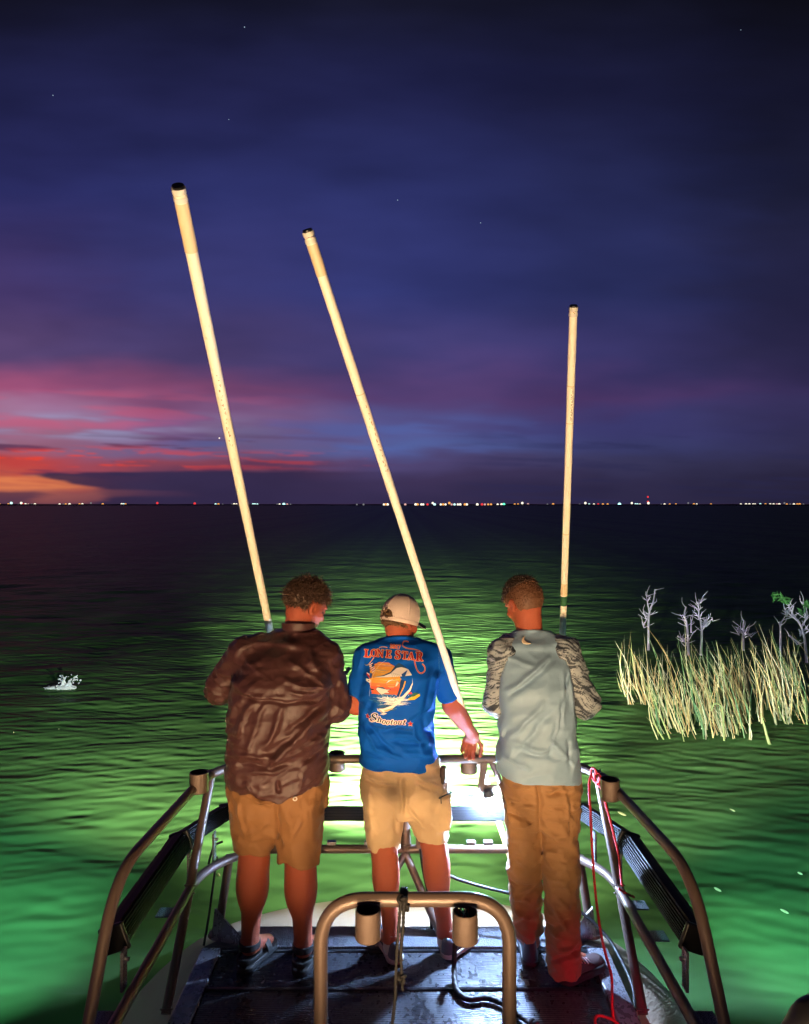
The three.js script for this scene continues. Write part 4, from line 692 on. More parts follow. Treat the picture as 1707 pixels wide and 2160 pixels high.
  const poly = (pts, fill, stroke, w = 6) => { x2.beginPath(); pts.forEach(([a, b], i) => i ? x2.lineTo(a, b) : x2.moveTo(a, b)); if (fill) { x2.closePath(); x2.fillStyle = fill; x2.fill(); } if (stroke) { x2.strokeStyle = stroke; x2.lineWidth = w; x2.stroke(); } };
  const curve = (pts, stroke, w) => { x2.beginPath(); x2.moveTo(...pts[0]); for (let i = 1; i < pts.length - 1; i++) { const m = i < pts.length - 2 ? [(pts[i][0] + pts[i + 1][0]) / 2, (pts[i][1] + pts[i + 1][1]) / 2] : pts[i + 1]; x2.quadraticCurveTo(...pts[i], ...m); } x2.strokeStyle = stroke; x2.lineWidth = w; x2.lineCap = 'round'; x2.lineJoin = 'round'; x2.stroke(); };
  { // sunset and sea behind the fish
    const bands = ['#e08a4a', '#f0a040', '#f7b04a', '#f2a83c', '#f59a38', '#ee7a3e', '#e8603c', '#ea6a38'];
    for (let i = 0; i < 90; i++) { const y = 480 + i * 6.6, t = i / 90, half = 330 - 110 * Math.pow(Math.abs(t - 0.62), 1.2) - (i < 14 ? (14 - i) * 12 : 0) + 24 * noise(i * 0.4, 1, 2), cx = 560 + 60 * t; x2.fillStyle = bands[Math.floor(t * 7.99)]; x2.globalAlpha = 0.9; x2.fillRect(cx - half + 26 * noise(i * 0.5, 8, 2), y, half * 2 - 40 * (i > 60 ? 1 : 0), 8); }
    x2.globalAlpha = 0.6; for (let i = 0; i < 40; i++) { x2.fillStyle = ['#fbd27a', '#d98a6a', '#8aa8c0', '#f4c060'][i % 4]; x2.fillRect(260 + rnd() * 540, 520 + rnd() * 420, 40 + rnd() * 160, 5 + rnd() * 8); }
    x2.globalAlpha = 1;
    for (let i = 0; i < 120; i++) { x2.fillStyle = ['#2a5a88', '#3a74a4', '#1d4878', '#6fa0c4', '#244f86'][i % 5]; x2.globalAlpha = 0.7; const y = 1060 + rnd() * 330, h = 1 - Math.abs(y - 1180) / 300; x2.fillRect(640 - 430 * h * rnd(), y, 60 + rnd() * 330 * h, 5 + rnd() * 7); }
    x2.globalAlpha = 1;
    poly([[1060, 1140], [1290, 1060], [1300, 1110], [1180, 1175], [1050, 1180]], '#e8b83a'); poly([[1060, 1120], [1180, 1030], [1280, 1050], [1180, 1110]], '#3c6a5c');
    x2.fillStyle = '#e04a3a'; x2.beginPath(); x2.arc(1095, 1060, 40, Math.PI, 0); x2.fill();
  }
  { // leaping billfish, tuna and splash
    poly([[340, 752], [560, 705], [690, 650], [820, 560], [940, 555], [1060, 600], [1130, 690], [1140, 840], [1080, 960], [960, 1080], [840, 1180], [700, 1260], [560, 1320], [480, 1350], [430, 1350], [440, 1400], [520, 1430], [650, 1400], [760, 1330], [880, 1240], [980, 1130], [1100, 1000], [1150, 860], [1130, 700]], '#e9e4df');
    poly([[340, 752], [560, 700], [700, 640], [800, 530], [870, 480], [960, 530], [1040, 590], [920, 560], [820, 575], [700, 665], [560, 716]], '#27486e');
    poly([[900, 780], [990, 790], [960, 920], [900, 1040], [850, 1130], [830, 1080], [880, 940]], '#1f3d6c'); poly([[985, 800], [1010, 810], [975, 930], [910, 1050], [862, 1130], [900, 1030], [955, 920]], '#e0a63a');
    poly([[430, 1360], [700, 1240], [840, 1150], [880, 1170], [720, 1290], [560, 1350]], '#33557f'); poly([[560, 1390], [760, 1330], [740, 1360], [600, 1410]], '#d8b070');
    poly([[600, 860], [660, 790], [800, 760], [700, 800]], '#f4efe8', '#556', 4); poly([[440, 1350], [520, 1400], [545, 1430], [470, 1400]], '#c9c0b8', '#444', 4); poly([[480, 1470], [560, 1420], [640, 1440], [560, 1480]], '#d8d0c8', '#555', 4);
    poly([[790, 920], [830, 800], [880, 830], [830, 900]], '#dcd6d0', '#445', 4); poly([[920, 680], [1040, 610], [1000, 700], [1010, 750], [940, 720]], '#2b57a0');
    for (let i = 0; i < 5; i++) curve([[700 + i * 40, 640 + i * 10], [760 + i * 40, 700], [720 + i * 40, 770]], '#6a6a78', 4);
    for (let i = 0; i < 10; i++) curve([[1010 + i * 4, 820 + i * 30], [960, 850 + i * 30]], '#a89a8a', 3);
    poly([[400, 980], [440, 940], [540, 930], [620, 970], [710, 970], [640, 1000], [690, 1040], [600, 1040], [520, 1080], [450, 1030]], '#d9d3cc', '#2c3a50', 7); poly([[440, 945], [540, 932], [620, 968], [540, 960]], '#2c4a72');
    for (let i = 0; i < 150; i++) { const a = rr(-3.3, 0.2), L = rr(60, 330), cx = rr(640, 900), cy = rr(1150, 1280); curve([[cx, cy], [cx + Math.cos(a) * L * 0.5, cy + Math.sin(a) * L * 0.22], [cx + Math.cos(a) * L * 0.9, cy + Math.sin(a) * L * 0.3 + rr(-20, 40)]], ['#f6f0ea', '#e6ddd4', '#ffffff', '#c8c4c4'][i % 4], rr(2, 9)); }
    for (let i = 0; i < 70; i++) { x2.fillStyle = '#f8f4ee'; x2.beginPath(); x2.arc(rr(430, 1150), rr(1060, 1300), rr(2, 6), 0, 7); x2.fill(); }
    for (let i = 0; i < 40; i++) curve([[rr(760, 960), 1400], [rr(740, 1000), rr(1430, 1490)]], '#1f4a90', rr(4, 9));
    curve([[610, 435], [500, 500], [380, 640], [300, 830], [280, 1010], [270, 1130]], '#d8d0d8', 5);
    // the flags on the line
    poly([[245, 560], [330, 510], [390, 620], [330, 680]], '#e9e2e2'); for (let i = 0; i < 4; i++) poly([[252 + i * 20, 570 + i * 28], [336 + i * 16, 520 + i * 27], [340 + i * 16, 532 + i * 27], [258 + i * 20, 582 + i * 28]], '#c83a44'); poly([[300, 545], [350, 520], [372, 562], [322, 590]], '#39508c');
    poly([[205, 690], [310, 715], [300, 785], [200, 735]], '#e8e4e0'); poly([[205, 710], [308, 748], [300, 785], [200, 735]], '#c0303c'); poly([[280, 690], [330, 690], [310, 780], [270, 765]], '#3858a0'); poly([[195, 800], [300, 800], [285, 875], [190, 850]], '#ece8e2'); poly([[235, 825], [270, 825], [260, 845]], '#333');
    poly([[280, 985], [370, 985], [350, 1008], [300, 1008]], '#2a2a30'); curve([[320, 985], [320, 930]], '#2a2a30', 5); curve([[330, 985], [350, 950]], '#2a2a30', 4);
  }
  { // lettering with outline, red on blue
    const word = (t, cx, cy, size, font, fill, edge, ew, turn, stretch = 1) => { x2.save(); x2.translate(cx, cy); x2.rotate(turn); x2.scale(stretch, 1); x2.font = `${font.includes('bold') ? 'bold ' : ''}${font.includes('italic') ? 'italic ' : ''}${size}px ${font.includes('sans') ? 'sans-serif' : 'serif'}`; x2.textAlign = 'center'; x2.textBaseline = 'middle'; x2.lineJoin = 'round'; x2.strokeStyle = edge; x2.lineWidth = ew; x2.strokeText(t, 0, 0); x2.fillStyle = fill; x2.fillText(t, 0, 0); x2.restore(); };
    const RED = '#b8242c', EDGE = '#f0a878';
    word('2017', 790, 205, 92, 'serif bold', RED, EDGE, 12, 0.04, 1.1);
    const big = [['L', 215, 345, 200], ['O', 345, 335, 172], ['N', 480, 335, 172], ['E', 655, 335, 172], ['S', 845, 345, 200], ['T', 985, 355, 172], ['A', 1115, 370, 172], ['R', 1285, 390, 200]];
    big.forEach(([t, cx, cy, s], i) => word(t, cx, cy, s, 'serif bold', RED, EDGE, 20, 0.02 + 0.012 * i, 1.12));
    curve([[345, 420], [290, 500], [200, 590], [165, 560]], EDGE, 16); curve([[1060, 140], [980, 110], [920, 180], [1010, 240], [1180, 250], [1300, 300]], EDGE, 20); curve([[1060, 140], [980, 110], [920, 180], [1010, 240], [1180, 250], [1300, 300]], RED, 8);
    curve([[1180, 420], [1200, 560], [1290, 690], [1400, 650], [1400, 560], [1350, 520]], EDGE, 26); curve([[1180, 420], [1200, 560], [1290, 690], [1400, 650], [1400, 560], [1350, 520]], RED, 12);
    curve([[460, 240], [540, 205], [620, 230]], EDGE, 14);
    const s = [['S', 345, 1545, 250], ['h', 470, 1580, 150], ['o', 560, 1605, 140], ['o', 640, 1615, 140], ['t', 715, 1615, 150], ['o', 790, 1625, 140], ['u', 880, 1630, 140], ['t', 965, 1625, 160]];
    s.forEach(([t, cx, cy, z]) => word(t, cx, cy, z, 'serif italic bold', '#25364e', '#f4dcc8', 26, 0.05)); s.forEach(([t, cx, cy, z]) => word(t, cx, cy, z, 'serif italic bold', '#25364e', '#25364e', 2, 0.05));
    curve([[270, 1590], [250, 1640], [340, 1660], [400, 1600]], '#f4dcc8', 12);
    const star = (cx, cy, r) => { const q = []; for (let i = 0; i < 10; i++) { const a = -Math.PI / 2 + i * Math.PI / 5, R = i % 2 ? r * 0.42 : r; q.push([cx + Math.cos(a) * R, cy + Math.sin(a) * R]); } poly(q, '#b8242c', '#f0c8a8', 10); poly(q, '#b8242c'); };
    star(232, 1555, 48); star(1100, 1650, 56);
    word('INVITATIONAL BILLFISH TOURNAMENT', 700, 1745, 56, 'serif bold', '#1c3f78', '#1c3f78', 1, 0.07, 0.78);
  }
  const print = new THREE.CanvasTexture(cv); print.colorSpace = THREE.SRGBColorSpace; print.wrapS = print.wrapT = THREE.ClampToEdgeWrapping;
  const body = loft(sec, 0.006), ca = creases([
    [760, 1372, 752, 1440, 0.010, 0.007], [768, 1380, 764, 1430, 0.008, -0.007], [925, 1430, 912, 1500, 0.010, 0.009], [915, 1420, 890, 1520, 0.012, -0.008], [765, 1540, 800, 1590, 0.010, 0.011], [775, 1530, 830, 1590, 0.012, -0.012], [830, 1548, 880, 1556, 0.010, 0.010], [820, 1565, 900, 1575, 0.012, -0.012],
    [870, 1530, 895, 1600, 0.010, 0.011], [890, 1520, 915, 1580, 0.010, -0.009], [800, 1545, 860, 1530, 0.010, -0.009], [790, 1575, 850, 1602, 0.010, 0.009], [770, 1590, 810, 1608, 0.009, 0.007], [850, 1585, 915, 1600, 0.010, 0.008], [785, 1480, 770, 1530, 0.010, -0.007], [905, 1500, 850, 1530, 0.010, 0.006], [800, 1360, 870, 1352, 0.010, 0.006], [795, 1516, 765, 1490, 0.010, 0.006],
  ], D - 0.11, -3.68);
  const hem = (x, z) => Y(1616) + 0.008 * Math.sin((x - X(760)) * 12) - 0.03 * (x - X(840)) * 0.2 + 0.003 * Math.sin(x * 60);
  const cuffL = j.shL.clone().lerp(j.elL, 0.82), cuffR = j.shR.clone().lerp(j.elR, 0.86);
  const cutAt = (x, y, z, c, a, b) => { const q = b.clone().sub(a).normalize(); return (x - c.x) * q.x + (y - c.y) * q.y + (z - c.z) * q.z; };
  const qL = j.elL.clone().sub(j.shL).normalize(), qR = j.elR.clone().sub(j.shR).normalize();
  const shirt = (x, y, z) => {
    let d = body(x, y, z);
    const ns = V(j.neck.x, j.neck.y - 0.03, j.neck.z);
    d = smin(d, cap(x, y, z, ns, j.shL, 0.05, 0.066), 0.05); d = smin(d, cap(x, y, z, ns, j.shR, 0.05, 0.066), 0.05);
    d -= ca(x, y, z) + 0.005 * ridged((x + y * 0.5) * 6, (y - x * 0.4) * 10, z * 5) + 0.0014 * noise(x * 40, y * 40, z * 40);
    let l = cap(x, y, z, j.shL, j.elL, 0.068, 0.060), r = cap(x, y, z, j.shR, j.elR, 0.066, 0.058);
    const cl = (x - cuffL.x) * qL.x + (y - cuffL.y) * qL.y + (z - cuffL.z) * qL.z, cr = (x - cuffR.x) * qR.x + (y - cuffR.y) * qR.y + (z - cuffR.z) * qR.z;
    l = Math.max(l + (Math.abs(cl + 0.024) < 0.0022 ? 0.002 : 0), cl); r = Math.max(r + (Math.abs(cr + 0.024) < 0.0022 ? 0.002 : 0), cr);
    d = smin(d, Math.min(l, r) - 0.003 * ridged(x * 10 + y * 8, y * 10, z * 10), 0.022);
    const nk = Math.hypot(x - j.neck.x, z - j.neck.z), ring = Math.hypot(nk - 0.066, (y - j.neck.y + 0.002 - (z + 3.79) * 0.2)) - 0.008;
    d = Math.min(Math.max(d, y - j.neck.y - (z + 3.79) * 0.2), ring);
    return Math.max(d, hem(x, z) - y);
  };
  const g = garment(shirt, [...sec.map((s) => V(s[1], s[0], s[2])), j.shL, j.elL, j.shR, j.elR, j.neck], 0.23, 0.006);
  { const q = g.attributes.position, u = g.attributes.uv, n = g.attributes.normal, dd = 3.54; for (let i = 0; i < q.count; i++) { const back = q.getZ(i) > -3.78 && n.getZ(i) > -0.05 && Math.abs(q.getX(i) - X(838)) < 0.205; const uu = q.getX(i) / dd * F + CX, vv = HZ + (EYE - q.getY(i)) / dd * F; u.setXY(i, back ? clamp((uu - U0) / 244, 0.005, 0.995) : 0.004, back ? 1 - clamp((vv - V0) / 305, 0.01, 0.99) : 0.02); } }
  p.put('shirt', g, std(1, 1, 1, 0.6, { map: print, specularIntensity: 0.15, bumpMap: rep(weave, 40, 50), bumpScale: 0.0008 }), 'blue short sleeved shirt printed with 2017 LONE STAR Shootout and a leaping billfish');
  // cargo shorts
  const sl = P(809, 1784, 3.66), sr = P(913, 1766, 3.67);
  const cr2 = creases([[765, 1640, 830, 1655, 0.010, 0.008], [770, 1655, 840, 1660, 0.009, -0.008], [846, 1640, 850, 1720, 0.010, 0.012], [856, 1640, 858, 1730, 0.010, -0.010], [865, 1625, 930, 1665, 0.009, 0.008], [880, 1650, 940, 1690, 0.010, -0.008], [850, 1690, 900, 1760, 0.012, 0.010], [775, 1680, 785, 1780, 0.012, 0.008], [830, 1700, 838, 1780, 0.010, -0.008], [780, 1740, 810, 1785, 0.010, 0.006], [890, 1640, 935, 1650, 0.008, 0.006]], D - 0.1, -3.67);
  const shorts = (x, y, z) => {
    let a = cap(x, y, z, P(812, 1655, 3.68), sl, 0.113, 0.078), b = cap(x, y, z, P(890, 1655, 3.68), sr, 0.118, 0.082);
    a = Math.max(a, Y(1787) + 0.03 * (x - sl.x) - y); b = Math.max(b, Y(1768) - 0.10 * (x - sr.x) - y);
    const hip = loft([[Y(1720), X(852), -3.68, 0.16, 0.10], [Y(1670), X(852), -3.68, 0.20, 0.135], [Y(1585), X(845), -3.68, 0.176, 0.125]], 0)(x, y, z);
    const pk = V(P(938, 1705, 3.66).x, P(938, 1705, 3.66).y, -3.655), pocket = Math.max(Math.abs(x - pk.x) - 0.014, Math.abs(y - pk.y) - 0.065, Math.abs(z - pk.z) - 0.055) - 0.012;
    let d = smin(smin(smin(a, b, 0.012), hip, 0.03), pocket, 0.02);
    return d - cr2(x, y, z) - 0.006 * ridged(x * 9, y * 10 + x * 3, z * 9) - 0.002 * ridged(x * 22, y * 18, z * 18) - 0.0015 * noise(x * 55, y * 55, z * 55);
  };
  const khaki = fabric(0.50, 0.35, 0.20, 0.75);
  const sh = p.put('shorts', garment(shorts, [sl, sr, P(770, 1600, 3.68), P(930, 1600, 3.68)], 0.16, 0.0068), khaki, 'khaki cargo shorts with a zipped side pocket');
  p.put('pocket_zip', tubeGeo(spline([P(926, 1684, 3.585), P(940, 1677, 3.575), P(953, 1672, 3.60)], 10), 0.004, 6, 0.01), M.black, undefined, sh);
  p.put('zip_pull', tubeGeo([P(930, 1682, 3.575), P(931, 1695, 3.572)], 0.003, 6), M.black, undefined, sh);
  const pouch = orient(new RoundedBoxGeometry(0.028, 0.085, 0.055, 3, 0.012), P(935, 1634, 3.63), V(0.2, -0.1, -1)); p.put('belt_pouch', pouch, std(0.05, 0.03, 0.02, 0.6));
  const whiteSock = fabric(0.62, 0.55, 0.48, 0.85);
  const up = std(0.05, 0.06, 0.08, 0.55), sole = std(0.40, 0.36, 0.32, 0.6);
  for (const [s, heel, toe] of [['L', V(P(838, 2038, 3.555).x, 0, -3.555), V(P(806, 1950, 3.83).x, 0, -3.83)], ['R', V(P(938, 2018, 3.60).x, 0, -3.60), V(P(1000, 1960, 3.80).x, 0, -3.80)]]) {
    shoe(p.put, heel, toe, { upper: up, sole, high: 0.10, wide: 0.048 });
    const a = j['an' + s]; p.put('sock', garment((x, y, z) => Math.max(cap(x, y, z, V(a.x, 0.06, a.z), V(a.x, 0.2, a.z), 0.041, 0.040), y - 0.135), [V(a.x, 0.06, a.z), V(a.x, 0.17, a.z)], 0.06, 0.005), whiteSock);
  }
}
// ------------------------------------------------------------------ the man on the right: grey raglan shirt, long trousers, dark boots
{
  const D = 3.55, Y = (v, d = D) => P(0, v, d).y, X = (u, d = D) => P(u, 0, d).x;
  const aL = P(1120, 1996, 3.60), aR = P(1192, 2040, 3.44);
  const j = {
    neck: P(1118, 1330, 3.70), shL: P(1066, 1380, 3.63), shR: P(1190, 1376, 3.63), elL: P(1050, 1484, 3.62), elR: P(1236, 1484, 3.60), wrL: P(1128, 1478, 3.88), wrR: P(1190, 1458, 3.90),
    hipL: P(1102, 1660, 3.57), hipR: P(1180, 1660, 3.57), knL: P(1112, 1820, 3.60), knR: P(1184, 1836, 3.52), anL: V(aL.x, 0.10, aL.z), anR: V(aR.x, 0.10, aR.z), toeL: V(aL.x - 0.02, 0.035, aL.z - 0.16), toeR: V(aR.x + 0.11, 0.035, aR.z - 0.12),
  };
  const sec = [[Y(1670), X(1138), -3.57, 0.196, 0.13], [Y(1600), X(1136), -3.57, 0.19, 0.135], [Y(1530), X(1134), -3.57, 0.178, 0.13], [Y(1460), X(1132), -3.57, 0.166, 0.122], [Y(1408), X(1130), -3.605, 0.158, 0.112], [Y(1370), X(1126), -3.66, 0.125, 0.1], [Y(1332, 3.7), X(1120, 3.7), -3.70, 0.07, 0.07]];
  const p = makePerson({ label: 'person in pale grey raglan shirt and long brown trousers, rightmost of the three', base: V((j.anL.x + j.anR.x) / 2, 0, -3.55), head: { c: P(1105, 1272, 3.72), yaw: 0.50, pitch: -0.45, roll: 0.05, size: 0.99 }, j, torso: sec, arm: [0.052, 0.045, 0.031], leg: [0.070, 0.048, 0.046, 0.034], neckR: 0.057, skin: M.skinTan,
    hand: { L: { fwd: V(0.55, 0.1, -0.8), nrm: V(0.7, 0, 0.3), thumb: 1, curl: [0.7, 0.8] }, R: { fwd: V(-0.1, 0.2, -0.95), nrm: V(-0.8, 0, 0.1), thumb: 1, curl: [0.7, 0.8] } } });
  hair(p.put, p.H, std(0.13, 0.055, 0.026, 0.6), { thick: 0.009, rough: 0.004, tufts: 7000, len: 0.008, keep: (a, b, c) => Math.max(-0.055 - b, c < 0.03 ? (0.022 - b) + (c < -0.04 ? 0.012 : 0) : -1) });
  const topHair = (a, b, c) => 0.062 - b;
  hair(p.put, p.H, std(0.035, 0.018, 0.010, 0.6), { thick: 0.016, rough: 0.007, tufts: 2600, len: 0.014, keep: (a, b, c) => topHair(a, b, c) + c * 0.22 });
  const body = loft(sec, 0.005), ca = creases([
    [1165, 1395, 1068, 1468, 0.011, 0.010], [1172, 1402, 1075, 1478, 0.010, -0.010], [1135, 1410, 1060, 1395, 0.012, 0.007], [1062, 1396, 1090, 1388, 0.008, -0.008], [1150, 1480, 1075, 1560, 0.014, 0.009], [1165, 1500, 1085, 1600, 0.016, -0.009], [1195, 1420, 1190, 1530, 0.010, 0.008], [1205, 1430, 1170, 1570, 0.010, -0.009], [1185, 1500, 1165, 1580, 0.010, 0.010],
    [1175, 1520, 1160, 1600, 0.010, -0.008], [1080, 1570, 1160, 1585, 0.014, 0.009], [1100, 1590, 1190, 1600, 0.014, -0.010], [1060, 1600, 1120, 1622, 0.012, 0.008], [1160, 1560, 1215, 1620, 0.012, 0.008], [1075, 1540, 1060, 1590, 0.010, -0.007], [1090, 1365, 1170, 1372, 0.016, 0.006], [1200, 1560, 1205, 1630, 0.010, -0.008], [1210, 1420, 1215, 1500, 0.012, 0.007],
  ], D - 0.11, -3.57);
  const hem = (x, z) => Y(1646) + 0.035 * ((x - X(1225)) / -0.4) + 0.006 * Math.sin(x * 20) ;
  const base = (x, y, z) => { let d = body(x, y, z); const ns = V(j.neck.x, j.neck.y - 0.03, j.neck.z); d = smin(d, cap(x, y, z, ns, j.shL, 0.052, 0.066), 0.05); d = smin(d, cap(x, y, z, ns, j.shR, 0.052, 0.068), 0.05); return d - ca(x, y, z) - 0.005 * ridged((x + y * 0.9) * 6, (y - x * 0.8) * 9, z * 5) - 0.0012 * noise(x * 40, y * 40, z * 40); };
  const seam = (x, y) => { const l = j.neck.x - 0.075 - (j.neck.y - y) * (0.33), r = j.neck.x + 0.085 + (j.neck.y - y) * 0.36; return Math.max(l - x, x - r); };
  const finish = (d, x, y, z) => { const nk = Math.hypot(x - j.neck.x, z - j.neck.z), ring = Math.hypot(nk - 0.064, (y - j.neck.y + 0.004 - (z + 3.70) * 0.2)) - 0.008; d = Math.min(Math.max(d, y - j.neck.y - (z + 3.70) * 0.2), ring); return Math.max(d, hem(x, z) - y); };
  const pts = [...sec.map((s) => V(s[1], s[0], s[2])), j.shL, j.shR, j.neck];
  const shirtMesh = p.put('shirt', garment((x, y, z) => finish(Math.max(base(x, y, z), y > Y(1470) ? (seam(x, y) > 0.02 ? 0.002 : -1) : -1), x, y, z), pts, 0.24, 0.0064), fabric(0.225, 0.345, 0.47, 0.48), 'pale grey long sleeved raglan shirt');
  // raglan sleeves with a dark wavy print (vertex colours)
  const arm = (s) => (x, y, z) => {
    const a = j['sh' + s], e = j['el' + s], w = j['wr' + s]; let d = cap(x, y, z, a, e, 0.073, 0.062); d = smin(d, cap(x, y, z, e, w, 0.064, 0.042), 0.03);
    d = smin(d, cap(x, y, z, V(j.neck.x + (s === 'L' ? -0.09 : 0.10), j.neck.y - 0.06, j.neck.z), a, 0.058, 0.072), 0.04);
    d -= 0.006 * ridged(x * 8 + y * 12, y * 10 - z * 6, z * 10) + 0.003 * ridged(x * 22, y * 26, z * 20);
    return Math.max(d, y < Y(1445) ? -1 : s === 'L' ? x - (j.neck.x - 0.068 - (j.neck.y - y) * 0.30) : (j.neck.x + 0.078 + (j.neck.y - y) * 0.33) - x, y - j.neck.y + 0.02);
  };
  const sleeveMat = fabric(1, 1, 1, 0.55, { vertexColors: true });
  for (const s of ['L', 'R']) {
    const g = garment((x, y, z) => { const cut = s === 'L' ? x - (j.neck.x - 0.02) : (j.neck.x + 0.02) - x; return Math.max(arm(s)(x, y, z), z < -3.6 ? -1 : -1); }, [j['sh' + s], j['el' + s], j['wr' + s], j.neck], 0.12, 0.0044);
    const q = g.attributes.position, col = new Float32Array(q.count * 3);
    for (let i = 0; i < q.count; i++) { const x = q.getX(i), y = q.getY(i), z = q.getZ(i), wv = 0.03 * noise(x * 16, y * 16, z * 16), n = noise((x - z) * 15 + 9, (y + wv + x * (s === 'L' ? -0.3 : 0.5)) * 150, z * 12), m = noise(x * 26, y * 60, z * 26 + 4), ink = n + 0.35 * m > (s === 'L' ? 0.10 : 0.0) ? 1 : 0; const c = ink ? [0.02, 0.03, 0.045] : [0.30, 0.34, 0.37]; col.set(c, i * 3); }
    g.setAttribute('color', new THREE.BufferAttribute(col, 3)); p.put('sleeve', g, sleeveMat, 'grey sleeve with dark wavy print', shirtMesh);
  }
  // small feather mark below the collar
  { const sh = new THREE.Shape(); sh.moveTo(-0.012, -0.016); sh.bezierCurveTo(-0.02, 0.0, -0.012, 0.018, 0.004, 0.026); sh.bezierCurveTo(-0.004, 0.014, -0.006, 0.004, 0.0, -0.004); sh.bezierCurveTo(0.006, -0.012, 0.016, -0.016, 0.026, -0.018); sh.bezierCurveTo(0.014, -0.022, 0.0, -0.022, -0.012, -0.016); const g = new THREE.ExtrudeGeometry(sh, { depth: 0.004, bevelEnabled: false }); g.rotateX(-0.85); const c = P(1108, 1352, 3.58); g.translate(c.x, c.y, -3.585); p.put('shirt_mark', g, std(0.62, 0.52, 0.38, 0.6), undefined, shirtMesh); }
  // trousers
  const hl = P(1114, 1972, 3.60), hr = P(1190, 2034, 3.45), kL = P(1108, 1830, 3.59), kR = P(1184, 1840, 3.51);
  const crs = []; for (let i = 0; i < 34; i++) { const right = i % 2, t = rr(0, 1), v = lerp(1655, right ? 2030 : 1960, t), c = right ? lerp(1184, 1188, t) : lerp(1105, 1112, t), sl = rr(-14, 14), hw = rr(12, 34); crs.push([c - hw, v + sl, c + hw * rr(0.3, 1), v - sl * rr(0.2, 1), rr(0.006, 0.011), (i % 3 ? 1 : -1) * rr(0.005, 0.010)]); }
  const cr2 = creases([...crs, [1138, 1650, 1142, 1760, 0.010, -0.014], [1190, 1660, 1205, 1750, 0.010, 0.009], [1205, 1690, 1200, 1780, 0.008, -0.008], [1070, 1690, 1080, 1760, 0.010, 0.007], [1160, 1900, 1200, 1960, 0.012, 0.012], [1150, 1960, 1200, 1925, 0.012, -0.010], [1165, 1990, 1215, 1975, 0.010, 0.012], [1165, 2005, 1215, 1995, 0.010, -0.010], [1085, 1940, 1130, 1962, 0.010, 0.010], [1090, 1900, 1100, 1960, 0.012, 0.008]], D - 0.1, -3.57);
  const pants = (x, y, z) => {
    let a = smin(cap(x, y, z, P(1106, 1665, 3.58), kL, 0.100, 0.076), cap(x, y, z, kL, hl, 0.076, 0.068), 0.03), b = smin(cap(x, y, z, P(1178, 1665, 3.58), kR, 0.104, 0.076), cap(x, y, z, kR, hr, 0.078, 0.075), 0.03);
    a = Math.max(a, Y(1970, 3.6) + 0.01 * Math.sin(x * 40) - y); b = Math.max(b, Y(2052, 3.45) + 0.012 * Math.sin(x * 36) - y);
    const hip = loft([[Y(1740), X(1142), -3.58, 0.13, 0.09], [Y(1690), X(1142), -3.58, 0.178, 0.12], [Y(1600), X(1140), -3.575, 0.176, 0.122]], 0)(x, y, z);
    const d = smin(smin(a, b, 0.008), hip, 0.03);
    return d - cr2(x, y, z) - 0.007 * ridged((x - y * 0.5) * 8, (y + x * 0.5) * 14, z * 9) - 0.004 * ridged(x * 18, y * 28, z * 18) - 0.0012 * noise(x * 55, y * 55, z * 55);
  };
  const pm = p.put('trousers', garment(pants, [hl, hr, kL, kR, P(1080, 1620, 3.58), P(1200, 1620, 3.58)], 0.14, 0.0066), fabric(0.30, 0.155, 0.062, 0.74), 'creased brown long trousers');
  p.put('side_seam', tubeGeo(spline([P(1203, 1690, 3.475), P(1200, 1730, 3.468), P(1199, 1775, 3.462)], 16), 0.0035, 6), fabric(0.2, 0.11, 0.05, 0.8), undefined, pm);
  const bootUp = std(0.03, 0.035, 0.05, 0.45), bootSole = std(0.02, 0.02, 0.022, 0.7), shoeUp = std(0.06, 0.035, 0.035, 0.5);
  shoe(p.put, V(P(1120, 2044, 3.535).x, 0, -3.535), V(P(1112, 1965, 3.82).x, 0, -3.82), { upper: bootUp, sole: bootSole, high: 0.17, wide: 0.05, opening: 0.04 }, 'boot');
  const rs = shoe(p.put, V(P(1186, 2088, 3.40).x, 0, -3.41), V(P(1268, 2030, 3.57).x, 0, -3.57), { upper: shoeUp, sole: bootSole, high: 0.095, wide: 0.052, soleH: 0.034 });
  for (let i = 0; i < 4; i++) { const a = V(P(1180, 0, 3.38).x, 0, -3.38), b = V(P(1268, 0, 3.57).x, 0, -3.57), d = b.clone().sub(a).normalize(), s = V(-d.z, 0, d.x), c = a.clone().addScaledVector(d, 0.13 + i * 0.022); c.y = 0.103 - i * 0.010; p.put('lace', tubeGeo(spline([c.clone().addScaledVector(s, -0.028).add(V(0, -0.012, 0)), c.clone().add(V(0, 0.004, 0)), c.clone().addScaledVector(s, 0.028).add(V(0, -0.012, 0))], 10), 0.0026, 6, 0.01), std(0.5, 0.35, 0.35, 0.7), undefined, rs); }
}
// ------------------------------------------------------------------ ropes and cables
const rope = (pts, r, twist = 0.0016) => { const c = spline(pts, Math.max(24, pts.length * 14)), g = tubeGeo(c, r, 10, r * 1.1), p = g.attributes.position, n = g.attributes.normal, u = g.attributes.uv; for (let i = 0; i < p.count; i++) { const ph = u.getY(i) / (r * 2.6) * 6.283 + u.getX(i) / r * 2, k = twist * Math.sin(ph); p.setXYZ(i, p.getX(i) + n.getX(i) * k, p.getY(i) + n.getY(i) * k, p.getZ(i) + n.getZ(i) * k); } g.computeVertexNormals(); return g; };
const knot = (c, R, r, mat) => { const pts = []; for (let i = 0; i <= 60; i++) { const t = i / 60 * Math.PI * 2; pts.push(V(c.x + R * (Math.sin(t) + 2 * Math.sin(2 * t)) * 0.4, c.y + R * (Math.cos(t) - 2 * Math.cos(2 * t)) * 0.42, c.z - R * Math.sin(3 * t) * 0.6)); } return tubeGeo(pts, r, 8, 0.01); };
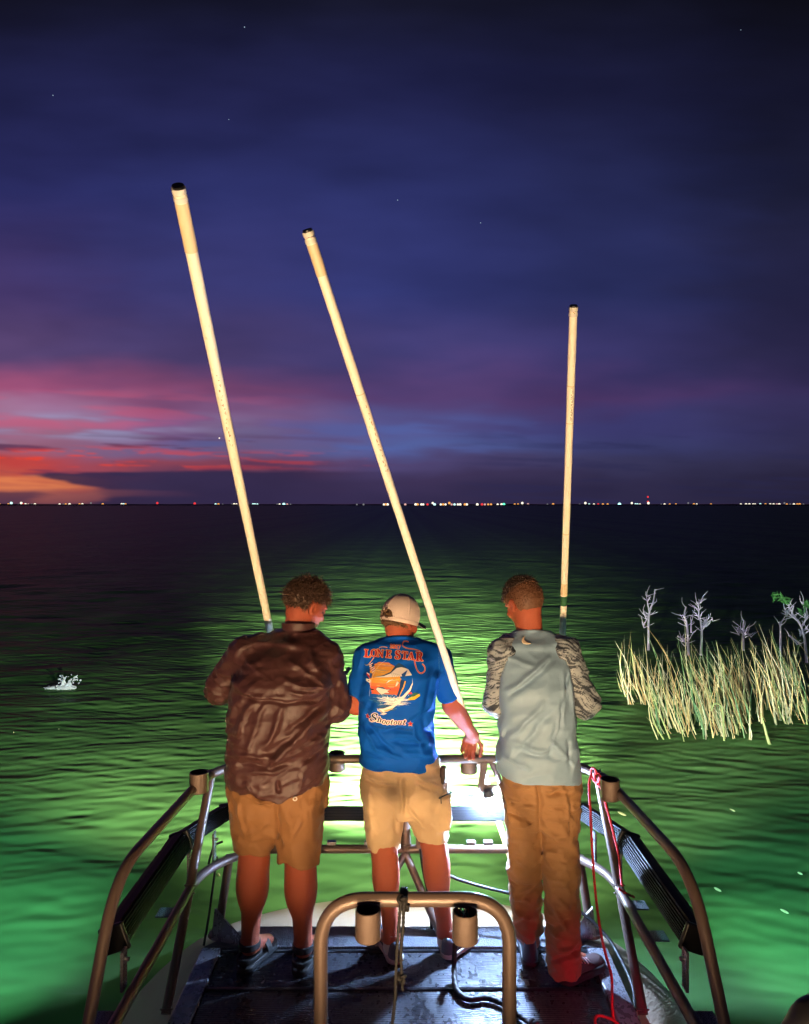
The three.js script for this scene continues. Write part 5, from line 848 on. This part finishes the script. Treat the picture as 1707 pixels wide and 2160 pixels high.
{
  const redRope = std(0.55, 0.02, 0.025, 0.7), blackRope = std(0.006, 0.005, 0.005, 0.75), darkCable = std(0.007, 0.007, 0.009, 0.5);
  // red line tied to the right rail, coiled on the deck
  const top = V(0.955, 0.85, -3.76);
  const g1 = rope([P(1248, 1632, 3.70), P(1243, 1650, 3.66), P(1246, 1720, 3.55), P(1250, 1800, 3.45), P(1258, 1900, 3.40), P(1272, 1990, 3.36), P(1290, 2060, 3.30), V(0.885, 0.022, -3.17), V(0.905, 0.02, -3.09), V(0.86, 0.02, -3.05), V(0.80, 0.02, -3.10), V(0.82, 0.02, -3.19), V(0.88, 0.022, -3.16), V(0.92, 0.02, -3.04), V(0.90, 0.02, -2.96), V(0.84, 0.02, -2.97), V(0.80, 0.02, -3.03), V(0.80, 0.02, -2.90), V(0.86, 0.02, -2.82)], 0.0058, 0.0009);
  const line = thing('red_rope', 'red rope tied to the right rail and coiled on the deck', 'rope', V(0.88, 0, -3.1));
  const put = (n, g) => { g.translate(-0.88, 0, 3.1); part(n, g, redRope, line); };
  put('rope_length', g1);
  const wrap = []; for (let i = 0; i <= 40; i++) { const t = i / 40, a = t * 2 * Math.PI * 4, c = P(1250, 1630, 3.70).lerp(P(1284, 1668, 3.62), t); wrap.push(V(c.x + 0.012 * Math.cos(a), c.y + 0.029 * Math.sin(a), c.z + 0.026 * Math.cos(a))); }
  put('rope_wrap', tubeGeo(wrap, 0.006, 8, 0.008));
  put('rope_tail', rope([P(1276, 1690, 3.62), P(1290, 1740, 3.60), P(1304, 1800, 3.58), P(1310, 1850, 3.52), P(1312, 1868, 3.47)], 0.0055, 0.0008));
  put('rope_tail', rope([P(1305, 1874, 3.45), P(1322, 1885, 3.44), P(1338, 1892, 3.44)], 0.0055, 0.0008));
  // black line on the hoop, two ends hanging
  const b = thing('black_rope', 'thin black rope knotted over the middle of the hoop frame', 'rope', V(0, 0.7, -2.66));
  const pb = (n, g) => { g.translate(0, -0.7, 2.66); part(n, g, blackRope, b); };
  const loop = []; for (let i = 0; i <= 48; i++) { const a = i / 48 * 2 * Math.PI * 3; loop.push(V(-0.012 + i / 48 * 0.024, 0.775 + 0.034 * Math.sin(a), -2.7 + 0.034 * Math.cos(a))); }
  pb('rope_wrap', tubeGeo(loop, 0.007, 8, 0.008));
  pb('knot', knot(P(849, 1899, 2.645), 0.013, 0.0065));
  pb('hanging_end', rope([P(846, 1900, 2.645), P(841, 1960, 2.63), P(836, 2040, 2.62), P(834, 2100, 2.61), P(827, 2165, 2.60), P(815, 2240, 2.6)], 0.0058, 0.0008));
  pb('hanging_end', rope([P(852, 1900, 2.645), P(851, 1950, 2.635), P(846, 2010, 2.63), P(848, 2060, 2.62)], 0.0058, 0.0008));
  pb('knot', knot(P(848, 2062, 2.62), 0.012, 0.0062));
  pb('hanging_end', rope([P(848, 2068, 2.62), P(850, 2090, 2.62)], 0.004, 0.0006));
  // thick dark rope lying on the deck
  const d = thing('thick_rope', 'thick dark rope with knots lying across the deck planks', 'rope', V(0.3, 0.02, -3.4));
  const pd = (n, g) => { g.translate(-0.3, -0.02, 3.4); part(n, g, darkCable, d); };
  pd('rope_length', rope([P(970, 1958, 3.52), P(962, 1985, 3.50), V(0.23, 0.06, -3.47), V(0.235, 0.02, -3.36), V(0.28, 0.018, -3.30), V(0.36, 0.018, -3.31), V(0.43, 0.018, -3.27), V(0.455, 0.02, -3.24)], 0.0125, 0.001));
  pd('knot', knot(V(0.455, 0.035, -3.24), 0.020, 0.0115));
  pd('rope_length', rope([V(0.46, 0.02, -3.22), V(0.50, 0.02, -3.18), V(0.535, 0.02, -3.13)], 0.0105, 0.001));
  pd('knot', knot(V(0.54, 0.032, -3.12), 0.014, 0.010));
  pd('rope_length', rope([V(0.545, 0.02, -3.11), V(0.56, 0.014, -3.05)], 0.009, 0.001));
  // cables
  const cable = (name, label, pts, r) => single(name, tubeGeo(spline(pts, 40), r, 10, 0.03), darkCable, label, 'cable');
  cable('cable', 'black cable hanging behind the legs of the man in blue', [P(870, 1745, 3.93), P(882, 1760, 3.9), P(893, 1830, 3.88), P(903, 1880, 3.86), P(912, 1958, 3.84)], 0.010);
  cable('cable', 'thin dark cable sagging behind the knees of the man in grey', [P(905, 1800, 3.90), P(945, 1844, 3.88), P(1000, 1865, 3.86), P(1080, 1885, 3.82), P(1150, 1900, 3.8), P(1215, 1918, 3.76), P(1280, 1975, 3.66), P(1318, 2040, 3.5), P(1336, 2085, 3.38), P(1340, 2130, 3.25)], 0.0085);
  cable('cable', 'thin black cord hanging beside the left corner post', [P(458, 1806, 3.9), P(452, 1850, 3.88), P(441, 1930, 3.84), P(430, 1995, 3.76)], 0.006);
  cable('cable', 'short black cable looping at the left light bar mount', [P(470, 1775, 3.92), P(455, 1782, 3.9), P(446, 1800, 3.88), P(440, 1822, 3.84)], 0.006);
  // wires and lures in the right cup of the hoop
  const lu = thing('lure_bundle', 'small bundle of wires and lures standing in the right hoop cup', 'tackle', V(0.213, 0.68, -2.632));
  const cols = [std(0.5, 0.06, 0.03, 0.5), std(0.05, 0.3, 0.2, 0.5), std(0.5, 0.5, 0.5, 0.3), darkCable];
  for (let i = 0; i < 11; i++) part('wire', tubeGeo(spline([V(rr(-0.02, 0.02), 0, rr(-0.02, 0.02)), V(rr(-0.02, 0.02), 0.05, rr(-0.02, 0.02)), V(rr(-0.035, 0.02), 0.08 + rnd() * 0.03, rr(-0.02, 0.02))], 8), 0.0024, 5, 0.02), cols[i % 4], lu);
}
// a gig handle showing beside the elbow of the man in brown
single('short_pole', tubeGeo([P(706, 1446, 3.86), P(738, 1409, 3.90)], 0.011, 12), std(0.5, 0.5, 0.46, 0.4), 'short pale pole end poking out by the brown sleeve', 'pole');
// rounded black seat back at the lower right corner
{
  const c = V(0.905, 1.00, -1.62), f = (x, y, z) => smin(ell(x, y, z, c.x, c.y, c.z, 0.095, 0.14, 0.06), ell(x, y, z, c.x - 0.085, c.y + 0.035, c.z, 0.02, 0.025, 0.02), 0.02) + 0.003 * noise(x * 30, y * 30, z * 30), [lo, hi] = bounds([c], 0.2);
  const s = thing('seat', 'black padded seat back at the lower right corner', 'seat', V(c.x, 0, c.z)), g = clothUv(nets(f, lo, hi, 0.008)); g.translate(-c.x, 0, -c.z); part('back_pad', g, M.black, s);
  part('seat_post', tubeGeo([V(0, 0.0, 0), V(0, 0.94, 0)], 0.03, 12), M.black, s);
}
// ------------------------------------------------------------------ reeds in three clumps
{
  const tones = [[0.82, 0.72, 0.44], [0.78, 0.58, 0.28], [0.85, 0.78, 0.58], [0.50, 0.55, 0.24], [0.60, 0.38, 0.18], [0.18, 0.34, 0.16]].map((c) => std(c[0], c[1], c[2], 0.7));
  function stalk(g, base, top, w, mat) {
    const L = base.distanceTo(top), b = rr(-0.09, 0.09) * L, mid = base.clone().lerp(top, rr(0.35, 0.6)).add(V(b, 0, rr(-0.06, 0.06))), tip = top.clone().add(V(-b * 0.8, rnd() < 0.2 ? -0.12 * L : 0, 0));
    part('stalk', tubeGeo(spline([base, mid, tip], 7), (t) => w * (t < 0.5 ? 1 : 1 - (t - 0.5) * 1.7), 5, 0.6), mat, g);
  }
  const clump = (label, u0, u1, n, vb, vt, tall) => {
    const c = P((u0 + u1) / 2, 0, 9), g = thing('reed_clump', label, 'reeds', V(c.x, WATER_Y, -9), 'reed clumps right of the boat');
    for (let i = 0; i < n; i++) {
      const u = lerp(u0, u1, Math.pow(rnd(), 0.9)), vbase = lerp(vb[0], vb[1], rnd()), d = F * (EYE - WATER_Y) / (vbase - HZ), b = P(u, vbase, d); b.y = WATER_Y - 0.06;
      const h = lerp(0.3, 0.92, Math.pow(rnd(), 1.1)) * (rnd() < tall ? 1.3 : 1), lean = rr(0.02, 0.42), t = b.clone().add(V(-h * lean + rr(-0.06, 0.06), h, rr(-0.15, 0.15)));
      b.sub(g.position); t.sub(g.position); stalk(g, b, t, rr(0.0035, 0.0095), tones[Math.floor(Math.pow(rnd(), 1.3) * 6)]);
    }
    return g;
  };
  clump('small separate clump of pale reeds nearest the boat', 1312, 1378, 46, [1455, 1492], 0, 0.15);
  clump('dense middle clump of tall leaning yellow reeds', 1378, 1585, 290, [1462, 1566], 0, 0.12);
  clump('thinner reed clump at the right edge of the picture', 1570, 1745, 190, [1450, 1530], 0, 0.2);
  // bent and broken blades in front
  const g = thing('broken_reed', 'lone broken reed drooping to the water before the clumps', 'reed', V(0, WATER_Y, 0)), m = tones[3];
  const d0 = 8.2; part('stalk', tubeGeo(spline([P(1605, 1505, d0), P(1612, 1530, d0), P(1620, 1560, d0), P(1627, 1578, d0)].map((q) => q.sub(g.position)), 10), (t) => 0.008 + 0.012 * t, 6, 0.08), m, g);
  const g2 = thing('broken_reed', 'pale reed bent into a hook in front of the middle clump', 'reed', V(0, WATER_Y, 0));
  part('stalk', tubeGeo(spline([P(1528, 1570, 8.3), P(1526, 1520, 8.3), P(1520, 1488, 8.3), P(1508, 1484, 8.3), P(1500, 1500, 8.3)].map((q) => q.sub(g2.position)), 16), 0.010, 6, 0.05), tones[3], g2);
}
// ------------------------------------------------------------------ bare mangrove branches behind the reeds
{
  const bark = std(0.74, 0.70, 0.92, 0.7);
  function branchTree(label, u, vb, d, lines, leaves) {
    const base = P(u, vb, d); base.y = Math.min(base.y, WATER_Y - 0.1);
    const t = thing('mangrove_shoot', label, 'shrub', base, 'bare mangrove shoots behind the reeds');
    lines.forEach((l, i) => { const pts = l.map(([x, y]) => P(x, y, d + rr(-0.15, 0.15)).sub(base)); if (i === 0) pts.unshift(V(0, 0, 0)); part(i ? 'branch' : 'trunk', tubeGeo(pts.length > 2 ? spline(pts, 10) : pts, (k) => (i ? 0.017 : 0.024) * (1 - 0.5 * k), 6, 0.2), bark, t); });
    lines.forEach((l) => { for (let q = 0; q < 5; q++) { const a = l[Math.floor(rnd() * l.length)], s = P(a[0], a[1] + rr(0, 8), d).sub(base), e = s.clone().add(V(rr(-0.16, 0.16), rr(0.04, 0.2), rr(-0.1, 0.1))), m = s.clone().lerp(e, 0.5).add(V(rr(-0.03, 0.03), 0, 0)); part('twig', tubeGeo(spline([s, m, e], 5), (k) => 0.009 * (1 - 0.6 * k), 5, 0.1), bark, t); } });
    if (leaves) {
      const list = []; for (const [x, y, r, n] of leaves) for (let i = 0; i < n; i++) { const c = P(x + rr(-r, r), y + rr(-r, r) * 0.7, d + rr(-0.3, 0.3)).sub(base), L = rr(0.05, 0.09), s = new THREE.Shape(); s.moveTo(0, -L); s.quadraticCurveTo(L * 0.55, 0, 0, L); s.quadraticCurveTo(-L * 0.55, 0, 0, -L); const q = new THREE.ShapeGeometry(s, 3); q.rotateX(rr(-1.2, 1.2)); q.rotateY(rr(-1.5, 1.5)); q.rotateZ(rr(-1.5, 1.5)); q.translate(c.x, c.y, c.z); list.push(q); }
      part('leaves', list, std(0.10, 0.34, 0.10, 0.5, { side: THREE.DoubleSide }), t);
    }
  }
  branchTree('bare forked pale shoot, leftmost behind the reeds', 1368, 1325, 13.5, [[[1370, 1290], [1378, 1270], [1382, 1243]], [[1370, 1290], [1366, 1270], [1364, 1256]], [[1366, 1268], [1372, 1258]], [[1358, 1318], [1366, 1304]], [[1364, 1300], [1358, 1290]]]);
  branchTree('bare straight pale shoot with a short side stem', 1453, 1345, 13, [[[1449, 1315], [1444, 1298], [1447, 1280]], [[1458, 1335], [1458, 1310]], [[1444, 1302], [1440, 1296]], [[1430, 1342], [1440, 1348], [1448, 1360]], [[1446, 1362], [1452, 1350]]]);
  branchTree('bare branching pale shoot like a candelabra behind the reeds', 1478, 1338, 13, [[[1480, 1325], [1474, 1300], [1464, 1297]], [[1480, 1325], [1490, 1315], [1503, 1305]], [[1484, 1320], [1486, 1308], [1480, 1304]], [[1474, 1300], [1474, 1280], [1470, 1268]], [[1474, 1285], [1466, 1281]], [[1472, 1272], [1478, 1265]], [[1490, 1315], [1488, 1305]]]);
  branchTree('short bushy bare shoot behind the middle reeds', 1568, 1340, 13.5, [[[1568, 1325], [1569, 1308]], [[1566, 1335], [1558, 1325]], [[1570, 1335], [1578, 1322]], [[1572, 1338], [1584, 1337]], [[1564, 1330], [1560, 1335]]]);
  branchTree('pale branching shrub with green leaves at the right edge', 1703, 1355, 12.5, [[[1695, 1335], [1684, 1310], [1672, 1296], [1674, 1278]], [[1684, 1310], [1660, 1290], [1655, 1280]], [[1690, 1325], [1702, 1300], [1700, 1280]], [[1700, 1300], [1694, 1270]], [[1665, 1340], [1680, 1352], [1690, 1358]], [[1690, 1335], [1686, 1328], [1688, 1335]], [[1672, 1296], [1664, 1276]], [[1660, 1300], [1656, 1288]], [[1710, 1330], [1716, 1290]]], [[1640, 1258, 9, 26], [1660, 1266, 10, 30], [1702, 1278, 10, 22], [1690, 1290, 6, 8]]);
  branchTree('bare twig tip standing alone left of the leafy shrub', 1647, 1330, 13, [[[1646, 1318], [1645, 1312]], [[1660, 1245], [1662, 1235]]].slice(0, 1));
}
// ------------------------------------------------------------------ white splash on the left, flecks on the water
{
  const c = P(140, 1452, 10.75), s = thing('splash', 'small white water splash left of the boat', 'splash', V(c.x, WATER_Y, c.z)), foam = std(0.75, 0.8, 0.9, 0.35);
  const f = (x, y, z) => { let d = ell(x, y, z, -0.02, 0.015, 0, 0.17, 0.035, 0.08); d = smin(d, ell(x, y, z, -0.2, 0.01, 0, 0.13, 0.02, 0.05), 0.04); d = smin(d, cap(x, y, z, V(-0.05, 0, 0), V(-0.02, 0.15, 0), 0.04, 0.014), 0.03); d = smin(d, cap(x, y, z, V(0.04, 0, 0), V(0.06, 0.12, 0.02), 0.035, 0.02), 0.03); return d + 0.018 * noise(x * 28, y * 28, z * 28) + 0.01 * noise(x * 60, y * 60, z * 60); };
  part('splash_crown', clothUv(nets(f, V(-0.4, -0.06, -0.15), V(0.25, 0.22, 0.15), 0.012)), foam, s);
  for (let i = 0; i < 46; i++) { const d = new THREE.IcosahedronGeometry(rr(0.006, 0.017), 1); d.translate(rr(-0.1, 0.2), rr(0.05, 0.19), rr(-0.08, 0.08)); part('droplet', d, foam, s); }
  const fleck = std(0.55, 0.6, 0.3, 0.5);
  [[1312, 1716, 0.05, 'pale fleck floating right of the bow post'], [1545, 1709, 0.03, 'small pale fleck on the green water far right'], [1514, 1876, 0.03, 'bright streak floating right of the rail bend'], [1688, 1842, 0.02, 'tiny green fleck by the right edge'], [1655, 1922, 0.03, 'faint streak low at the right edge'], [29, 1544, 0.02, 'tiny pale fleck at the left edge'], [124, 1538, 0.018, 'tiny pale fleck below the splash'], [462, 1845, 0.025, 'yellow fleck under the left light bar']].forEach(([u, v, L, label]) => {
    const d = F * (EYE - WATER_Y - 0.03) / (v - HZ), q = P(u, v, d), g = new THREE.SphereGeometry(1, 10, 8); g.scale(L * 0.3, 0.008, L); g.rotateY(0.5); g.translate(q.x, q.y, q.z); single('floating_fleck', g, fleck, label, 'fleck');
  });
}
scene.traverse((o) => { if (o.isMesh) o.castShadow = o.receiveShadow = true; });
renderer.render(scene, camera);
